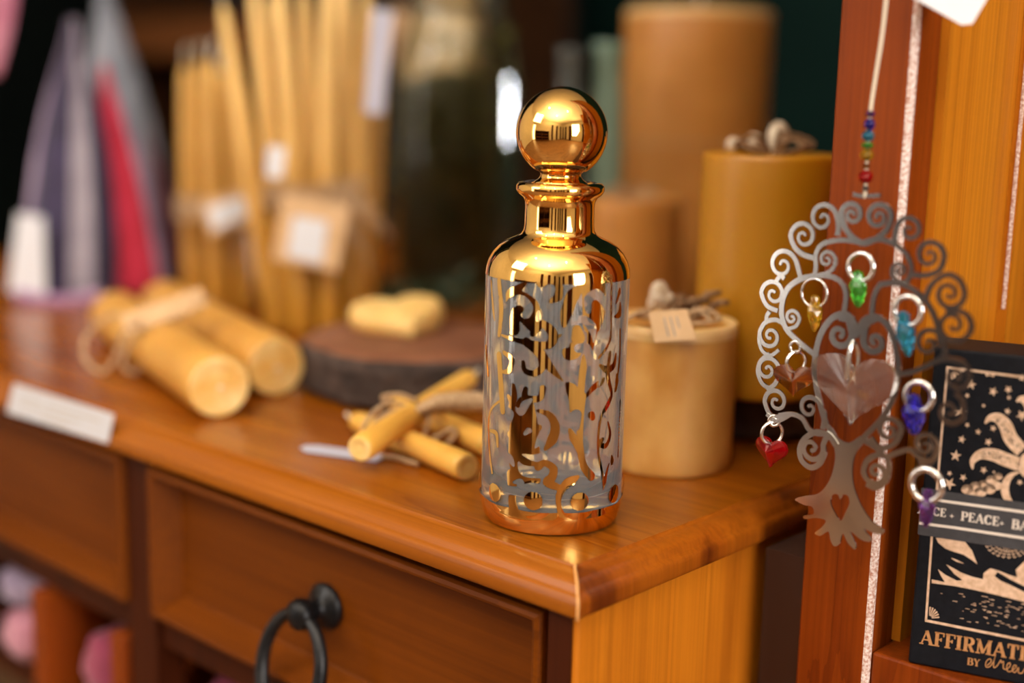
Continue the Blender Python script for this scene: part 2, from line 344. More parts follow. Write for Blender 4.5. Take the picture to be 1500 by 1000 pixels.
# cloths in the openings under the drawers
def cloth_roll(name, c, sx, sy, sz, mat, label, seed):
    r2 = random.Random(seed); rows = []
    ph = [r2.uniform(0, 6) for _ in range(6)]
    for i in range(17):
        v = -PI/2+PI*i/16; row = []
        for j in range(28):
            u = 2*PI*j/28; k = 1+.06*math.sin(3*u+ph[0])+.05*math.sin(5*v*2+ph[1]+2*u)
            sg = lambda t, e: math.copysign(abs(t)**e, t)
            row.append((c[0]+sx*k*sg(math.cos(v), .6)*sg(math.cos(u), .7), c[1]+sy*k*sg(math.cos(v), .6)*sg(math.sin(u), .7), max(c[2]-sz, c[2]+sz*k*sg(math.sin(v), .7))))
        rows.append(row)
    m = MB(); m.grid(rows, True); return tag(m.build(name, mat), label, 'cloth')
cloth_roll('folded_cloth', (-.468, .062, .5585+.030), .036, .036, .030, M['magenta'], 'dark magenta folded cloth in the opening under the left drawer', 1)
cloth_roll('folded_cloth', (-.600, .066, .5585+.020), .034, .040, .020, M['pinkc'], 'pink folded cloth at the lower left corner below the drawers', 2)
cloth_roll('folded_cloth', (-.606, .066, .5585+.0575), .030, .036, .016, M['lilac'], 'pale lilac rolled cloth resting on the pink folded cloth', 3)
cloth_roll('folded_cloth', (-.350, .075, .5585+.030), .018, .035, .030, M['magenta'], 'deep magenta cloth in the dark opening below the ring-handled drawer', 4)

# ------------------------------------------------------------------ gold and glass bottle
BC = np.array([-.0702, .0611, H+.0004])
bot = thing('glass_decanter', 'tall cylindrical glass decanter decorated with gold scrolls, standing at the cabinet corner', 'decanter', BC)
RB = .0362
outer = [(.0001, .0), (.0300, .0), (.0335, .0012), (.0355, .0042), (RB, .009)]
outer += [(RB, .009+(.126-.009)*i/12) for i in range(1, 13)]
outer += [(.0358, .1295), (.0346, .1335), (.0325, .1372), (.0295, .1405), (.0255, .1432), (.0215, .1449), (.0188, .1462), (.0176, .1482), (.0172, .1510), (.0171, .1600), (.0174, .1625), (.0186, .1645), (.0208, .1662), (.0219, .1682), (.0217, .1702), (.0205, .1716), (.0180, .1720)]
inner = [(.0165, .1715), (.0145, .1690), (.0140, .150), (.0150, .1440), (.0200, .1415), (.0260, .1385), (.0305, .1330), (.0322, .1270), (.0322, .030), (.0312, .0215), (.026, .0175), (.015, .0150), (.0001, .0145)]
b = MB(); b.lathe(outer+inner, BC, seg=96, caps=False); b.build('glass_body', M['bottle_glass'], bot)
EPS = .00018
def goldshell(prof, name):
    m = MB(); m.lathe([(r+EPS, z) for r, z in prof], BC, seg=96, caps=False); return m.build(name, M['gold'], bot, recalc=False)
goldshell([p for p in outer if p[1] >= .1259], 'gold_shoulder_and_neck')
g = MB(); g.lathe([(.0336+EPS, .0006), (.0355+EPS, .0042), (RB+EPS, .009), (RB+EPS, .0092)], BC, seg=96, caps=False); g.build('gold_foot_band', M['gold'], bot)
sz = .196; sr = .0225; prof = [(.0001, .1560), (.0128, .1562), (.0134, .1718), (.0122, .1726), (.0108, .1738), (.0100, .1752), (.0103, .1764), (.0114, .1773), (.0128, .1776)]
a0 = -math.acos(.0130/sr)
prof += [(sr*math.cos(a0+(PI/2-a0)*i/32), sz+sr*math.sin(a0+(PI/2-a0)*i/32)) for i in range(1, 32)]+[(.0001, sz+sr)]
g = MB(); g.lathe(prof, BC, seg=72, caps=False); g.build('ball_stopper', M['gold'], bot)
# scroll film: gold and etched strokes on the unrolled cylinder, contoured from a signed field
U0 = math.atan2(CAM[1]-BC[1], CAM[0]-BC[0])       # the girth position that faces the room
RF = RB+EPS*1.5
def cyl(x, y):
    """pixel -> (u, z) on the bottle side"""
    d = ray(x, y); d = d/np.linalg.norm(d); o = CAM-BC; A = d[0]**2+d[1]**2; B_ = o[0]*d[0]+o[1]*d[1]; C_ = o[0]**2+o[1]**2-RB**2; D_ = B_*B_-A*C_
    t = (-B_-math.sqrt(max(D_, 0)))/A; p = o+d*t; u = math.atan2(p[1], p[0])-U0; u = (u+PI) % (2*PI)-PI
    return np.array([u*RB, p[2]])
GW = 2*PI*RB; NU, NZ = 504, 260; Z0, Z1 = .0090, .1262
uu = np.linspace(-GW/2, GW/2, NU+1); zz = np.linspace(Z0, Z1, NZ+1); UU, ZZ = np.meshgrid(uu, zz, indexing='ij')
field = np.full(UU.shape, .004)                     # > 0 etched glass, < 0 gold
def apply(pts, ws, gold=True):
    global field
    P = np.array(smooth_path(pts, 18)); W = np.interp(np.linspace(0, 1, len(P)), np.linspace(0, 1, len(ws)), ws)
    pad = .006; lo = P.min(0)-max(ws)-pad; hi = P.max(0)+max(ws)+pad
    for sh in (0, GW/2, -GW/2):
        i0, i1 = np.searchsorted(uu, [lo[0]+sh, hi[0]+sh]); j0, j1 = np.searchsorted(zz, [lo[1], hi[1]]); i1 = min(i1+1, NU+1); j1 = min(j1+1, NZ+1)
        if i1 <= i0 or j1 <= j0: continue
        su, sv = UU[i0:i1, j0:j1], ZZ[i0:i1, j0:j1]; d = np.full(su.shape, 1.)
        for q, w_ in zip(P, W): d = np.minimum(d, np.hypot(su-q[0]-sh, sv-q[1])-w_)
        field[i0:i1, j0:j1] = np.minimum(field[i0:i1, j0:j1], d) if gold else np.maximum(field[i0:i1, j0:j1], -d)
KC = 4.764; PMM = .672/FPX/KC                       # crop scale; metres per crop pixel
def crop(pts, y0): return [cyl(min(max(700+x/KC, 711), 908), y0+y/KC) for x, y in pts]
def g(y0, w, *pts): apply(crop(pts, y0), [a*PMM for a in (w if isinstance(w, (list, tuple)) else [w, w])], True)
def e_(y0, w, *pts): apply(crop(pts, y0), [a*PMM for a in (w if isinstance(w, (list, tuple)) else [w, w])], False)
T0, T1 = 390, 580
# upper left panel with its etched volute
g(T0, [70, 95, 60], (270, 230), (340, 300), (400, 400)); g(T0, [55, 50], (240, 210), (250, 430)); g(T0, [40, 6], (240, 190), (350, 105))
e_(T0, [30, 34, 36, 34, 30, 14], (205, 445), (205, 330), (235, 255), (305, 235), (355, 285), (340, 335), (312, 340))
e_(T0, [6, 26, 8], (425, 310), (428, 365), (435, 395)); e_(T0, [8, 34, 36, 30], (300, 430), (400, 520), (460, 500), (470, 450))
g(T0, [26, 22, 24, 30, 10], (440, 120), (510, 95), (565, 140), (560, 210), (505, 245))
g(T0, [20, 22, 30, 34, 26, 20, 8], (385, 470), (440, 400), (505, 440), (525, 500), (480, 550), (340, 530), (170, 480)); g(T0, [24, 3], (520, 510), (585, 475))
g(T0, [30, 34, 26, 2], (340, 525), (430, 600), (510, 710), (595, 800)); g(T0, [26, 24, 22, 18, 12], (440, 620), (450, 700), (395, 745), (330, 725), (318, 665))
g(T0, [14, 20, 20, 12], (185, 600), (240, 650), (220, 725), (180, 735)); g(T0, [26, 24, 22], (150, 620), (160, 780), (175, 1010)); g(T0, [14, 26, 20, 22], (335, 850), (335, 915), (430, 920), (455, 850)); g(T0, [14, 24, 20], (250, 830), (255, 910), (225, 1000))
g(T0, [20, 22, 14], (150, 100), (165, 300), (150, 480)); e_(T0, [4, 22, 4], (150, 210), (118, 300), (120, 420)); g(T0, [10, 14, 4], (95, 100), (110, 300), (120, 380)); g(T0, [12, 14], (40, 330), (30, 470)); g(T0, [14, 12], (60, 560), (75, 760))
# centre and right panels
g(T0, [8, 44, 40, 16], (745, 130), (665, 200), (620, 320), (600, 410)); g(T0, [90, 90, 70], (810, 140), (815, 300), (800, 400)); g(T0, [50, 30, 26, 24, 24], (800, 400), (790, 520), (740, 680), (720, 850), (712, 1010))
e_(T0, [20, 34, 36, 30, 6], (770, 310), (770, 230), (825, 195), (875, 240), (885, 300)); e_(T0, [26, 34, 20, 4], (745, 370), (790, 420), (805, 470), (805, 530)); e_(T0, [10, 26, 20], (860, 480), (890, 420), (890, 375)); e_(T0, [4, 20, 26], (850, 590), (870, 520), (890, 440))
g(T0, [20, 44, 40, 20], (610, 590), (640, 610), (685, 590), (660, 550)); g(T0, [30, 46], (690, 440), (700, 500)); e_(T0, [30, 36, 26, 4], (700, 570), (755, 575), (775, 640), (765, 715))
g(T0, [8, 40, 34, 40], (620, 815), (655, 860), (670, 930), (680, 1010)); g(T0, [6, 20, 26, 6], (735, 930), (800, 850), (860, 800), (870, 740)); e_(T0, [6, 16, 22], (845, 830), (855, 770), (880, 750))
g(T0, [8, 9, 9, 11, 8], (930, 110), (928, 300), (925, 480), (900, 560), (840, 640)); g(T0, [5, 18, 3], (960, 260), (985, 180), (985, 150)); g(T0, [6, 26, 4], (950, 350), (985, 330), (1000, 250)); g(T0, [9, 11, 9], (1000, 440), (985, 660), (955, 870))
g(T0, [10, 26, 22, 8], (850, 690), (900, 720), (945, 690), (960, 610)); g(T0, [12, 20, 12, 10], (920, 600), (905, 760), (930, 900), (885, 1010)); g(T0, [4, 22, 3], (960, 870), (968, 800), (965, 745))
# lower half
g(T1, [60, 110, 120, 100], (330, 60), (320, 240), (320, 430), (340, 560)); g(T1, [50, 50], (300, 560), (290, 640)); g(T1, [30, 40], (230, 540), (250, 760))
e_(T1, [6, 26, 30, 8], (250, 70), (300, 110), (330, 60), (380, 20)); e_(T1, [14, 34, 40, 38, 30, 4], (330, 260), (420, 190), (470, 170), (480, 230), (440, 300), (400, 360)); g(T1, [30, 26, 22, 18], (360, 190), (385, 150), (400, 230), (430, 215))
g(T1, [10, 22, 30, 34, 10], (420, 100), (500, 130), (540, 210), (520, 300), (470, 370)); e_(T1, [12, 34, 32, 30, 34, 30], (250, 480), (215, 430), (150, 470), (150, 560), (195, 645), (285, 660)); e_(T1, [24, 26, 8], (285, 660), (300, 600), (250, 600))
e_(T1, [4, 26, 40, 60, 6], (310, 405), (400, 430), (520, 410), (610, 380), (640, 270)); e_(T1, [6, 40, 44, 40, 4], (285, 460), (330, 520), (470, 530), (600, 530), (720, 540)); e_(T1, [30, 34], (560, 450), (690, 440))
g(T1, [24, 22, 26, 28, 34, 20], (420, 495), (465, 465), (525, 500), (520, 560), (490, 600), (570, 640)); g(T1, [30, 24, 22, 26, 30], (725, 0), (715, 150), (712, 330), (735, 480), (790, 560)); g(T1, [8, 26, 6], (640, 230), (665, 290), (715, 420)); e_(T1, [30, 34, 20], (660, 140), (690, 130), (690, 220)); g(T1, [26, 20], (790, 130), (800, 150))
g(T1, [10, 40, 46, 30], (700, 560), (630, 610), (590, 700), (590, 820)); g(T1, [9, 11, 10, 11, 12], (920, 10), (855, 160), (838, 380), (870, 560), (880, 680)); g(T1, [6, 14, 18, 20, 14], (905, 180), (920, 270), (890, 345), (850, 330), (868, 300)); g(T1, [5, 14, 10], (912, 470), (890, 560), (880, 650)); g(T1, [4, 20, 3], (930, 480), (935, 450), (930, 410)); g(T1, [9, 9], (1000, 30), (975, 420)); g(T1, [10, 8], (900, 740), (960, 570))
g(T1, [9, 10, 11, 12], (165, 25), (85, 120), (80, 330), (110, 590)); g(T1, [10, 18, 10], (90, 240), (130, 260), (140, 350)); g(T1, [14, 20, 16], (215, 0), (245, 70), (235, 170)); e_(T1, [4, 22, 4], (190, 60), (235, 120), (225, 190)); g(T1, [22, 12], (225, 265), (240, 300))
# thumb-print rings around the foot
NP_ = 10; PUN = []; upx, zpx = cyl(848, 738); PS = GW/NP_; PR = .0098
for k in range(NP_):
    cu_ = (upx+k*PS+GW/2) % GW-GW/2; cz_ = .0185; PUN.append((cu_, cz_))
for cu_, cz_ in PUN:
    for sh in (0, GW, -GW):
        d = np.hypot(UU-cu_-sh, ZZ-cz_); ring_ = np.abs(d-.0070)-.0022
        field = np.where(d < .0105, np.where(ZZ > .0128, np.maximum(field, -ring_), field), field); field = np.where(d < .0048, np.minimum(field, d-.0048), field)
field = np.where(ZZ < .0128, -.002, field)
def onc(u, z):
    off = 0.
    for cu_, cz_ in PUN:
        du = (u-cu_+GW/2) % GW-GW/2; q = (du*du+(z-cz_)**2)/(PR*PR)
        if q < 1: off = .0010*(1-q); break
    t = U0+u/RB; return (BC[0]+(RF+off)*math.cos(t), BC[1]+(RF+off)*math.sin(t), BC[2]+z)
film = MB(); vid = {}; fv = []; ff = []
def vtx(key, u, z):
    if key not in vid: vid[key] = len(fv); fv.append(onc(u, z))
    return vid[key]
for i in range(NU):
    for j in range(NZ):
        cs = ((i, j), (i+1, j), (i+1, j+1), (i, j+1)); fvals = [field[c] for c in cs]
        if min(fvals) >= 0: continue
        poly = []
        for k in range(4):
            a_, b_ = cs[k], cs[(k+1) % 4]; fa, fb = fvals[k], fvals[(k+1) % 4]
            if fa < 0: poly.append(vtx((a_[0] % NU, a_[1]), uu[a_[0]], zz[a_[1]]))
            if (fa < 0) != (fb < 0):
                t = fa/(fa-fb); key = ((a_[0] % NU, a_[1]), (b_[0] % NU, b_[1])); key = key if key[0] < key[1] else key[::-1]
                poly.append(vtx(key, uu[a_[0]]*(1-t)+uu[b_[0]]*t, zz[a_[1]]*(1-t)+zz[b_[1]]*t))
        if len(set(poly)) >= 3: ff.append(tuple(poly))
film.add(fv, ff, True); film.build('gold_scroll_film', M['gold_film'], bot, doubles=False)

# ------------------------------------------------------------------ pillar candles
def bow(m, c, s, seed, loops=5, up=.35):
    r2 = random.Random(seed); c = np.array(c, float)
    for i in range(loops):
        a = r2.uniform(0, 2*PI); L = s*r2.uniform(.6, 1.); d = np.array([math.cos(a), math.sin(a), 0]); q = np.array([-d[1], d[0], 0])
        pts = [c+[0, 0, .002], c+d*L*.5+q*L*.25+[0, 0, L*up], c+d*L+[0, 0, L*up*.6], c+d*L*.5-q*L*.25+[0, 0, L*up*.25], c+[0, 0, .002]]
        m.tube(smooth_path(pts, 6), .0011, 6)
    return m
def pillar(name, label, contact, wpx, ytop, mat, rimdrop=.004, lip=True, wick=True, base=H, joint=None):
    """round candle from its nearest contact pixel, its width in pixels and the pixel row of its top"""
    p = atz(*contact, base); dp = depth(p); r = wpx/2/FPX*(dp/(1-wpx/2/FPX)); c = p+FH*r
    d = ray(contact[0], ytop); hz = CAM[2]+d[2]*np.linalg.norm((c-CAM)[:2])/np.linalg.norm(d[:2])
    h = hz-base; root = thing(name, label, 'candle', (c[0], c[1], base))
    m = MB(); m.lathe([(.0001, .0003), (r*.975, .0003), (r*.99, .002), (r, .006)]+[(r, h*i/6) for i in range(1, 6)]+[(r, h-.004), (r*.985, h-.001), (r*.95, h), (r*.86, h-rimdrop*.6), (r*.6, h-rimdrop), (.0001, h-rimdrop)], (c[0], c[1], base), seg=64, caps=False)
    body = m.build('wax_body', mat, root)
    if lip:
        m = MB(); m.lathe([(r*1.003, h-.007), (r*1.004, h-.004), (r*.99, h-.0006), (r*.95, h+.0006), (r*.90, h-.0006), (r*.86, h-rimdrop*.55)], (c[0], c[1], base), seg=64, caps=False); m.build('rim', M['wax_lip'], root)
    if wick:
        m = MB(); m.tube([(c[0], c[1], base+h-rimdrop-.002), (c[0]+.0006, c[1], base+h+.006), (c[0]+.002, c[1], base+h+.016)], .0014, 6); m.build('wick', M['wick'], root)
    return root, c, r, h
front, fc, fr, fh = pillar('pillar_candle', 'short wide mottled beeswax pillar with a hanging kraft tag, right behind the decanter', (985, 702), 190, 468, M['wax_mottled'], wick=False)
ft = H+fh
m = MB(); bow(m, (fc[0], fc[1], ft-.002), .034, 3, 8, .3)
dtop = depth((fc[0], fc[1], ft))
m.tube([atd(898, 475, dtop-fr*.95), atd(930, 461, dtop-fr*.55), atd(965, 447, dtop-fr*.15), (fc[0], fc[1], ft+.004)], .0014, 6)
m.build('twine_bow', M['twine'], front)
m = MB(); r2 = random.Random(5)
for i in range(9):
    a = atd(1000+r2.uniform(-18, 36), 446+r2.uniform(-6, 6), depth(fc)); a[2] = ft+r2.uniform(.0, .006)
    dv = np.array([r2.uniform(-1, 1), r2.uniform(-1, 1), r2.uniform(.1, .7)])*.016; m.tube([a, a+dv*.5+[0, 0, .003], a+dv], [.0022, .0026, .0016], 6)
m.build('dried_sprig', M['twig'], front)
m = MB(); p = atd(966, 430, depth(fc)); m.sphere(p, .006, 12, 8, (1, 1, 1.3)); m.sphere(p+np.array([.004, .002, -.003]), .005, 12, 8); m.sphere(p+np.array([-.004, .001, -.006]), .0045, 12, 8); m.build('dried_flower', M['dried'], front)
td = depth((fc[0], fc[1], ft))-fr-.002
tq = [atd(950, 457, td+.004), atd(1006, 452, td+.004), atd(1020, 497, td-.002), atd(959, 501, td-.002)]
m = MB(); m.slabpoly(tq, -FW, .0005); tg = m.build('paper_tag', M['kraft'], front)
m = MB()
for u in (.34, .5, .66):
    q = [tq[0]*(1-a)*(1-v)+tq[1]*a*(1-v)+tq[2]*a*v+tq[3]*(1-a)*v-FW*.0007 for a, v in ((u, .22), (u+.035, .22), (u+.035, .85 if u < .6 else .6), (u, .85 if u < .6 else .6))]; m.poly(q)
m.build('printed_lines', M['ink'], tg)
# bark edged riser under the yellow candle
def wood_slice(name, label, c, r, t, seed, sx=1.):
    root = thing(name, label, 'wood slice', (c[0], c[1], H)); r2 = random.Random(seed); ph = [r2.uniform(0, 6) for _ in range(5)]
    fn = lambda rr, h, th: rr*(1+.025*math.sin(3*th+ph[0])+.018*math.sin(7*th+ph[1])+.010*math.sin(17*th+ph[2]+h*90)+.008*math.sin(29*th+ph[3]-h*140))
    m = MB(); m.lathe([(.0001, .0004), (r*.94, .0004), (r*.985, .004)]+[(r*(1+.012*math.sin(i*2.3)), .004+(t-.008)*i/8) for i in range(9)]+[(r*.985, t-.002), (r*.965, t-.0006)], (c[0], c[1], H), seg=96, fn=fn, caps=False); m.build('bark', M['bark'], root)
    m = MB(); m.lathe([(r*.968, t-.0012), (r*.955, t), (r*.5, t), (.0001, t)], (c[0], c[1], H), seg=96, fn=fn, caps=False); m.build('cut_face', M['slice_top'], root)
    return root
rc = atz(1112, 650)+FH*.064
wood_slice('wood_slice', 'dark wooden riser slice beneath the saturated yellow pillar candle', rc, .062, .034, 4)
yel, yc, yr, yh = pillar('pillar_candle', 'plain saturated yellow pillar candle standing on the dark riser at right', (1127, 590), 190, 224, M['wax_olive'], lip=False, base=H+.0343)
m = MB(); bow(m, (yc[0], yc[1], H+.0343+yh-.002), .030, 8, 8, .5)
m.build('twine_bow', M['twig'], yel)
m = MB(); p = atd(1140, 200, depth(yc)); m.sphere(p, .007, 12, 8, (1, 1, 1.4)); m.sphere(p+np.array([-.013, -.008, -.004]), .006, 12, 8); m.sphere(p+np.array([-.024, -.014, -.006]), .005, 12, 8); m.build('dried_flower', M['dried'], yel)
sho, sc_, sr_, sh_ = pillar('pillar_candle', 'tan pillar candle half hidden behind the neck of the decanter', (925, 508), 142, 288, M['wax_tan'], lip=False, wick=False)
m = MB(); bow(m, (sc_[0], sc_[1], H+sh_-.003), .030, 12, 7, .4); m.build('twine_bow', M['twine'], sho)
tal, tc_, tr_, th_ = pillar('pillar_candle', 'tallest and largest tan pillar candle, rising behind the other pillars', (1016, 468), 206, 16, M['wax_tan'], lip=True)
m = MB(); m.lathe([(tr_+.0008, 0), (tr_+.0016, .0008), (tr_+.0008, .0016)], (tc_[0], tc_[1], H+.17), seg=64, caps=False)
m.build('twine_band', M['twine'], tal)

# ------------------------------------------------------------------ lying rolled candles (two thick, tied)
def rod(m, a, b, r0, r1=None, tip=False, n=10, seg=24):
    a = np.array(a, float); b = np.array(b, float); L = np.linalg.norm(b-a); r1 = r1 or r0
    pr = [(.0001, .0), (r0*.80, 0), (r0*.95, .0012), (r0, .004)]+[(r0+(r1-r0)*i/n, .004+(L-.008)*i/n) for i in range(1, n)]
    pr += [(r1, L-.006), (r1*.85, L-.002), (r1*.5, L+.001), (.0001, L+.002)] if tip else [(r1, L-.004), (r1*.95, L-.0012), (r1*.8, L), (.0001, L)]
    m.lathe(pr, a, b-a, seg, caps=False); return m
RR = .0214
def thick_candle(label, ca, ce, L):
    p = atz(*ca); p[2] = H+RR+.0003; q0 = atz(*ce); dv = q0-p; dv[2] = 0; dv /= np.linalg.norm(dv)
    root = thing('rolled_candle', label, 'candle', (p[0], p[1], H), 'thick rolled candles lying on the cabinet')
    m = MB(); rod(m, p, p+dv*L, RR); m.build('wax_body', M['wax_gold'], root)
    m = MB(); m.lathe([(RR*.93, -.0004), (RR*.7, -.0010), (RR*.62, -.0003), (RR*.4, -.0010), (RR*.25, -.0004), (.0001, -.0014)], p, dv, 32, caps=False); m.build('spiral_end', M['wax_end'], root)
    m = MB(); m.tube([p-dv*.0005, p-dv*.004], .0013, 6); m.build('wick', M['wick'], root)
    return p, dv
p1, d1 = thick_candle('front thick rolled beeswax candle lying with its round end toward the cabinet edge', (322, 613), (165, 495), .30)
p2, d2 = thick_candle('rear thick rolled beeswax candle lying between the front one and the wood slice', (405, 581), (232, 474), .30)
tw = thing('twine_tie', 'pale jute twine bow with a kraft label tying the two thick lying candles', 'twine', (p1[0]-.15, p1[1]+.06, H+.03))
m = MB(); ta = p1+d1*.150; tb = p2+d2*.165; RO = RR+.0016
for off in (0, .0032, .0064):
    P = []
    nrm = (tb-ta)/np.linalg.norm(tb-ta)
    for i in range(13): a = PI/2+PI*i/12; P.append(ta+d1*off+nrm*RO*math.cos(a)+np.array([0, 0, RO*math.sin(a)]))
    for i in range(13): a = -PI/2+PI*i/12; P.append(tb+d1*off+nrm*RO*math.cos(a)+np.array([0, 0, RO*math.sin(a)]))
    m.tube([q*1.0+[0, 0, .0] if q[2] > H+.0015 else np.array([q[0], q[1], H+.0015]) for q in P], .0012, 6, True)
k = ta+np.array([0, 0, RO+.002])
dl = depth(k)
for lp_ in ([(205, 468), (165, 462), (128, 490), (124, 525), (150, 545), (170, 520), (180, 490), (205, 468)], [(205, 468), (190, 500), (180, 535), (200, 545), (212, 510), (205, 468)], [(205, 468), (250, 440), (290, 440), (260, 465), (205, 470)]):
    m.tube(smooth_path([atd(x, y, dl-.004*i) for i, (x, y) in enumerate(lp_)], 6), .0017, 6)
m.build('twine_bow', M['twine'], tw)
m = MB(); m.slabpoly([atd(176, 462, dl-.022), atd(295, 420, dl-.002), atd(303, 447, dl-.008), atd(188, 490, dl-.028)], -FW, .0006); m.build('paper_tag', M['kraft'], tw)

# ------------------------------------------------------------------ wood slice with a wax heart
wc = atz(600, 607)+FH*.087
wood_slice('wood_slice', 'bark-edged round wood slice lying left of the decanter under a wax heart', wc, .087, .036, 9)
def heart_pts(n, w, h):
    out = []
    for i in range(n):
        t = 2*PI*i/n; x = 16*math.sin(t)**3; y = 13*math.cos(t)-5*math.cos(2*t)-2*math.cos(3*t)-math.cos(4*t); out.append((x/16*w/2, (y+2.5)/14.6*h/2))
    return out
hp = heart_pts(48, .074, .070); hc = atz(588, 486, H+.036); ang = math.atan2(RH[1], RH[0])+.35
m = MB(); rows = []
for s_, z_ in ((.001, .0004), (.86, .0004), (.96, .003), (1., .009), (.97, .015), (.88, .0185), (.7, .0175), (.45, .0150), (.001, .0140)):
    rows.append([(hc[0]+s_*(x*math.cos(ang)-y*math.sin(ang)), hc[1]+s_*(x*math.sin(ang)+y*math.cos(ang)), H+.036+z_*(1+.25*(x*.5+y)/.04)) for x, y in hp])
m.grid(rows, True); tag(m.build('wax_heart', M['wax_pale']), 'pale yellow moulded wax heart lying on the bark-edged wood slice', 'ornament')

# ------------------------------------------------------------------ small tied candles
rs = .0082
def small(label, a, za, b, zb, n_):
    A = atz(*a, H+za); B = atz(*b, H+zb)
    root = thing('small_candle', label, 'candle', (A[0], A[1], H), 'small tied beeswax candles')
    m = MB(); rod(m, A, B, rs, rs*.8, True, 8, 20); m.build('wax_body', M['wax_taper'], root)
    m = MB(); dv = (A-B)/np.linalg.norm(A-B); m.lathe([(rs*.9, .0004), (rs*.6, .0012), (rs*.5, .0005), (.0001, .0016)], A, dv, 20, caps=False); m.build('spiral_end', M['wax_end'], root)
    e1 = B-dv*.001; m = MB(); m.tube([e1, e1-dv*.006, e1-dv*.010+[0, 0, .002]], .0012, 6); m.build('wick', M['wick'], root)
    return A, B
A1, B1 = small('small candle lying on top of its bundle with its round end nearest the cabinet edge', (527, 657), .0090+.006, (690, 552), .030, 1)
A2, B2 = small('small candle at the bottom of the bundle ending beside the decanter', (684, 684), .0087, (520, 615), .0087, 2)
A3, B3 = small('small candle at the back of the bundle, half hidden by the decanter', (722, 652), .0087, (580, 590), .0087, 3)
tb_ = thing('twine_tie', 'jute twine wound around the small tied candles beside the decanter', 'twine', (-.18, .075, H))
ctr = (A1+B1)/2; dd = depth(ctr)
m = MB()
for lp_ in ([(600, 596), (570, 590), (540, 612), (532, 640), (545, 640), (552, 615), (585, 600), (615, 602)], [(575, 592), (560, 582), (585, 578), (612, 588)], [(615, 600), (628, 612), (620, 640), (600, 666)], [(655, 650), (668, 636), (662, 628), (640, 640), (610, 655)]):
    m.tube(smooth_path([atd(x, y, dd-.010) for x, y in lp_], 6), .0015, 6)
m.tube(smooth_path([atz(x, y, H+.0022) for x, y in ((560, 668), (580, 670), (598, 676), (612, 680))], 5), .0016, 6)
m.build('twine_bow', M['twine'], tb_)
m = MB(); bd = [(608, 603), (640, 590), (672, 588), (702, 588), (728, 594)]
rows = []
for i, (x, y) in enumerate(bd):
    hw = [7, 13, 14, 14, 12][i]; rows.append([atd(x, y-hw+2*hw*j/6, dd-.012-.004*math.sin(PI*j/6)) for j in range(7)])
m.grid(rows); m.build('twine_wrap', M['twine'], tb_, solid=.001)
ct = [atz(447, 655), atz(512, 664), atz(512, 673), atz(450, 664)]
q = [p+np.array([0, 0, .0008]) for p in ct]; m = MB()
ax = (q[1]-q[0]); L_ = np.linalg.norm(ax); ax /= L_; nx = np.array([-ax[1], ax[0], 0])*-1
if np.dot(nx, FH) > 0: nx = -nx
m.slabpoly([q[0]+ax*.000, q[0]+ax*.007-nx*.004, q[0]+ax*.055-nx*.004, q[0]+ax*.055+nx*.012, q[0]+ax*.007+nx*.012, q[0]+nx*.006], (0, 0, 1), .0006)
tag(m.build('paper_tag', M['lilac_paper']), 'small white paper tag lying flat under the round end of a small candle', 'tag')

# ------------------------------------------------------------------ standing taper bundles
def taper(base, tip, db, dt, r0, r1, label, group, mat='wax_tall', wick=True):
    a = atz(*base) if db is None else atd(*base, db); a[2] = H+.0006; b = atd(*tip, depth(a)+dt)
    root = thing('taper_candle', label, 'candle', (a[0], a[1], H), group)
    m = MB(); L = np.linalg.norm(b-a)
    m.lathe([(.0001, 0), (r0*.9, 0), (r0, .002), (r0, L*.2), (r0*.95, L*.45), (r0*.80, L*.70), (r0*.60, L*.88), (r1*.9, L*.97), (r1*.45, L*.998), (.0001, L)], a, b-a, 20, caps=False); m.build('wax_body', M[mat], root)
    if wick:
        dv = (b-a)/L; m = MB(); m.tube([b-dv*.004, b+dv*.012, b+dv*.02+RH*.003], .0012, 6); m.build('wick', M['wick'], root)
    return a, b
GR, GL = 'tapers standing in the tall right bundle', 'tapers standing in the shorter left bundle'
RL = [((407, 484), (326, 8), 0), ((444, 491), (411, -25), 0), ((482, 491), (478, -36), 0), ((517, 484), (538, -18), 0),
      ((424, 490), (370, -22), 1), ((463, 492), (444, -14), 1), ((500, 489), (508, -30), 1), ((447, 490), (394, -8), 2), ((486, 490), (494, -22), 2), ((524, 488), (560, 40), 2)]
def row(b, k, st): p = atz(*b)+FH*st*k; return p
def taper2(b, tip, k, st, *a):
    p = row(b, k, st); d = p-CAM; px_ = (750+FPX*np.dot(d, RT)/np.dot(d, FW), 500-FPX*np.dot(d, UP)/np.dot(d, FW)); return taper(px_, tip, None, 0, *a)
for i, (a, b, k) in enumerate(RL):
    lab = {0: 'taper candle leaning furthest left out of the tall right bundle', 9: 'darker short taper at the right edge of the tall bundle'}.get(i, 'tall pale yellow taper candle standing in the tied right bundle')
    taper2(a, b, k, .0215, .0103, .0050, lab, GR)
LLs = [((287, 445), (271, 96), 0), ((323, 454), (309, 88), 0), ((359, 454), (338, 112), 0), ((305, 450), (291, 90), 1), ((341, 455), (324, 106), 1)]
for i, (a, b, k) in enumerate(LLs): taper2(a, b, k, .0235, .0113, .0060, 'ochre taper candle standing in the shorter tied left bundle', GL, 'wax_ochre')
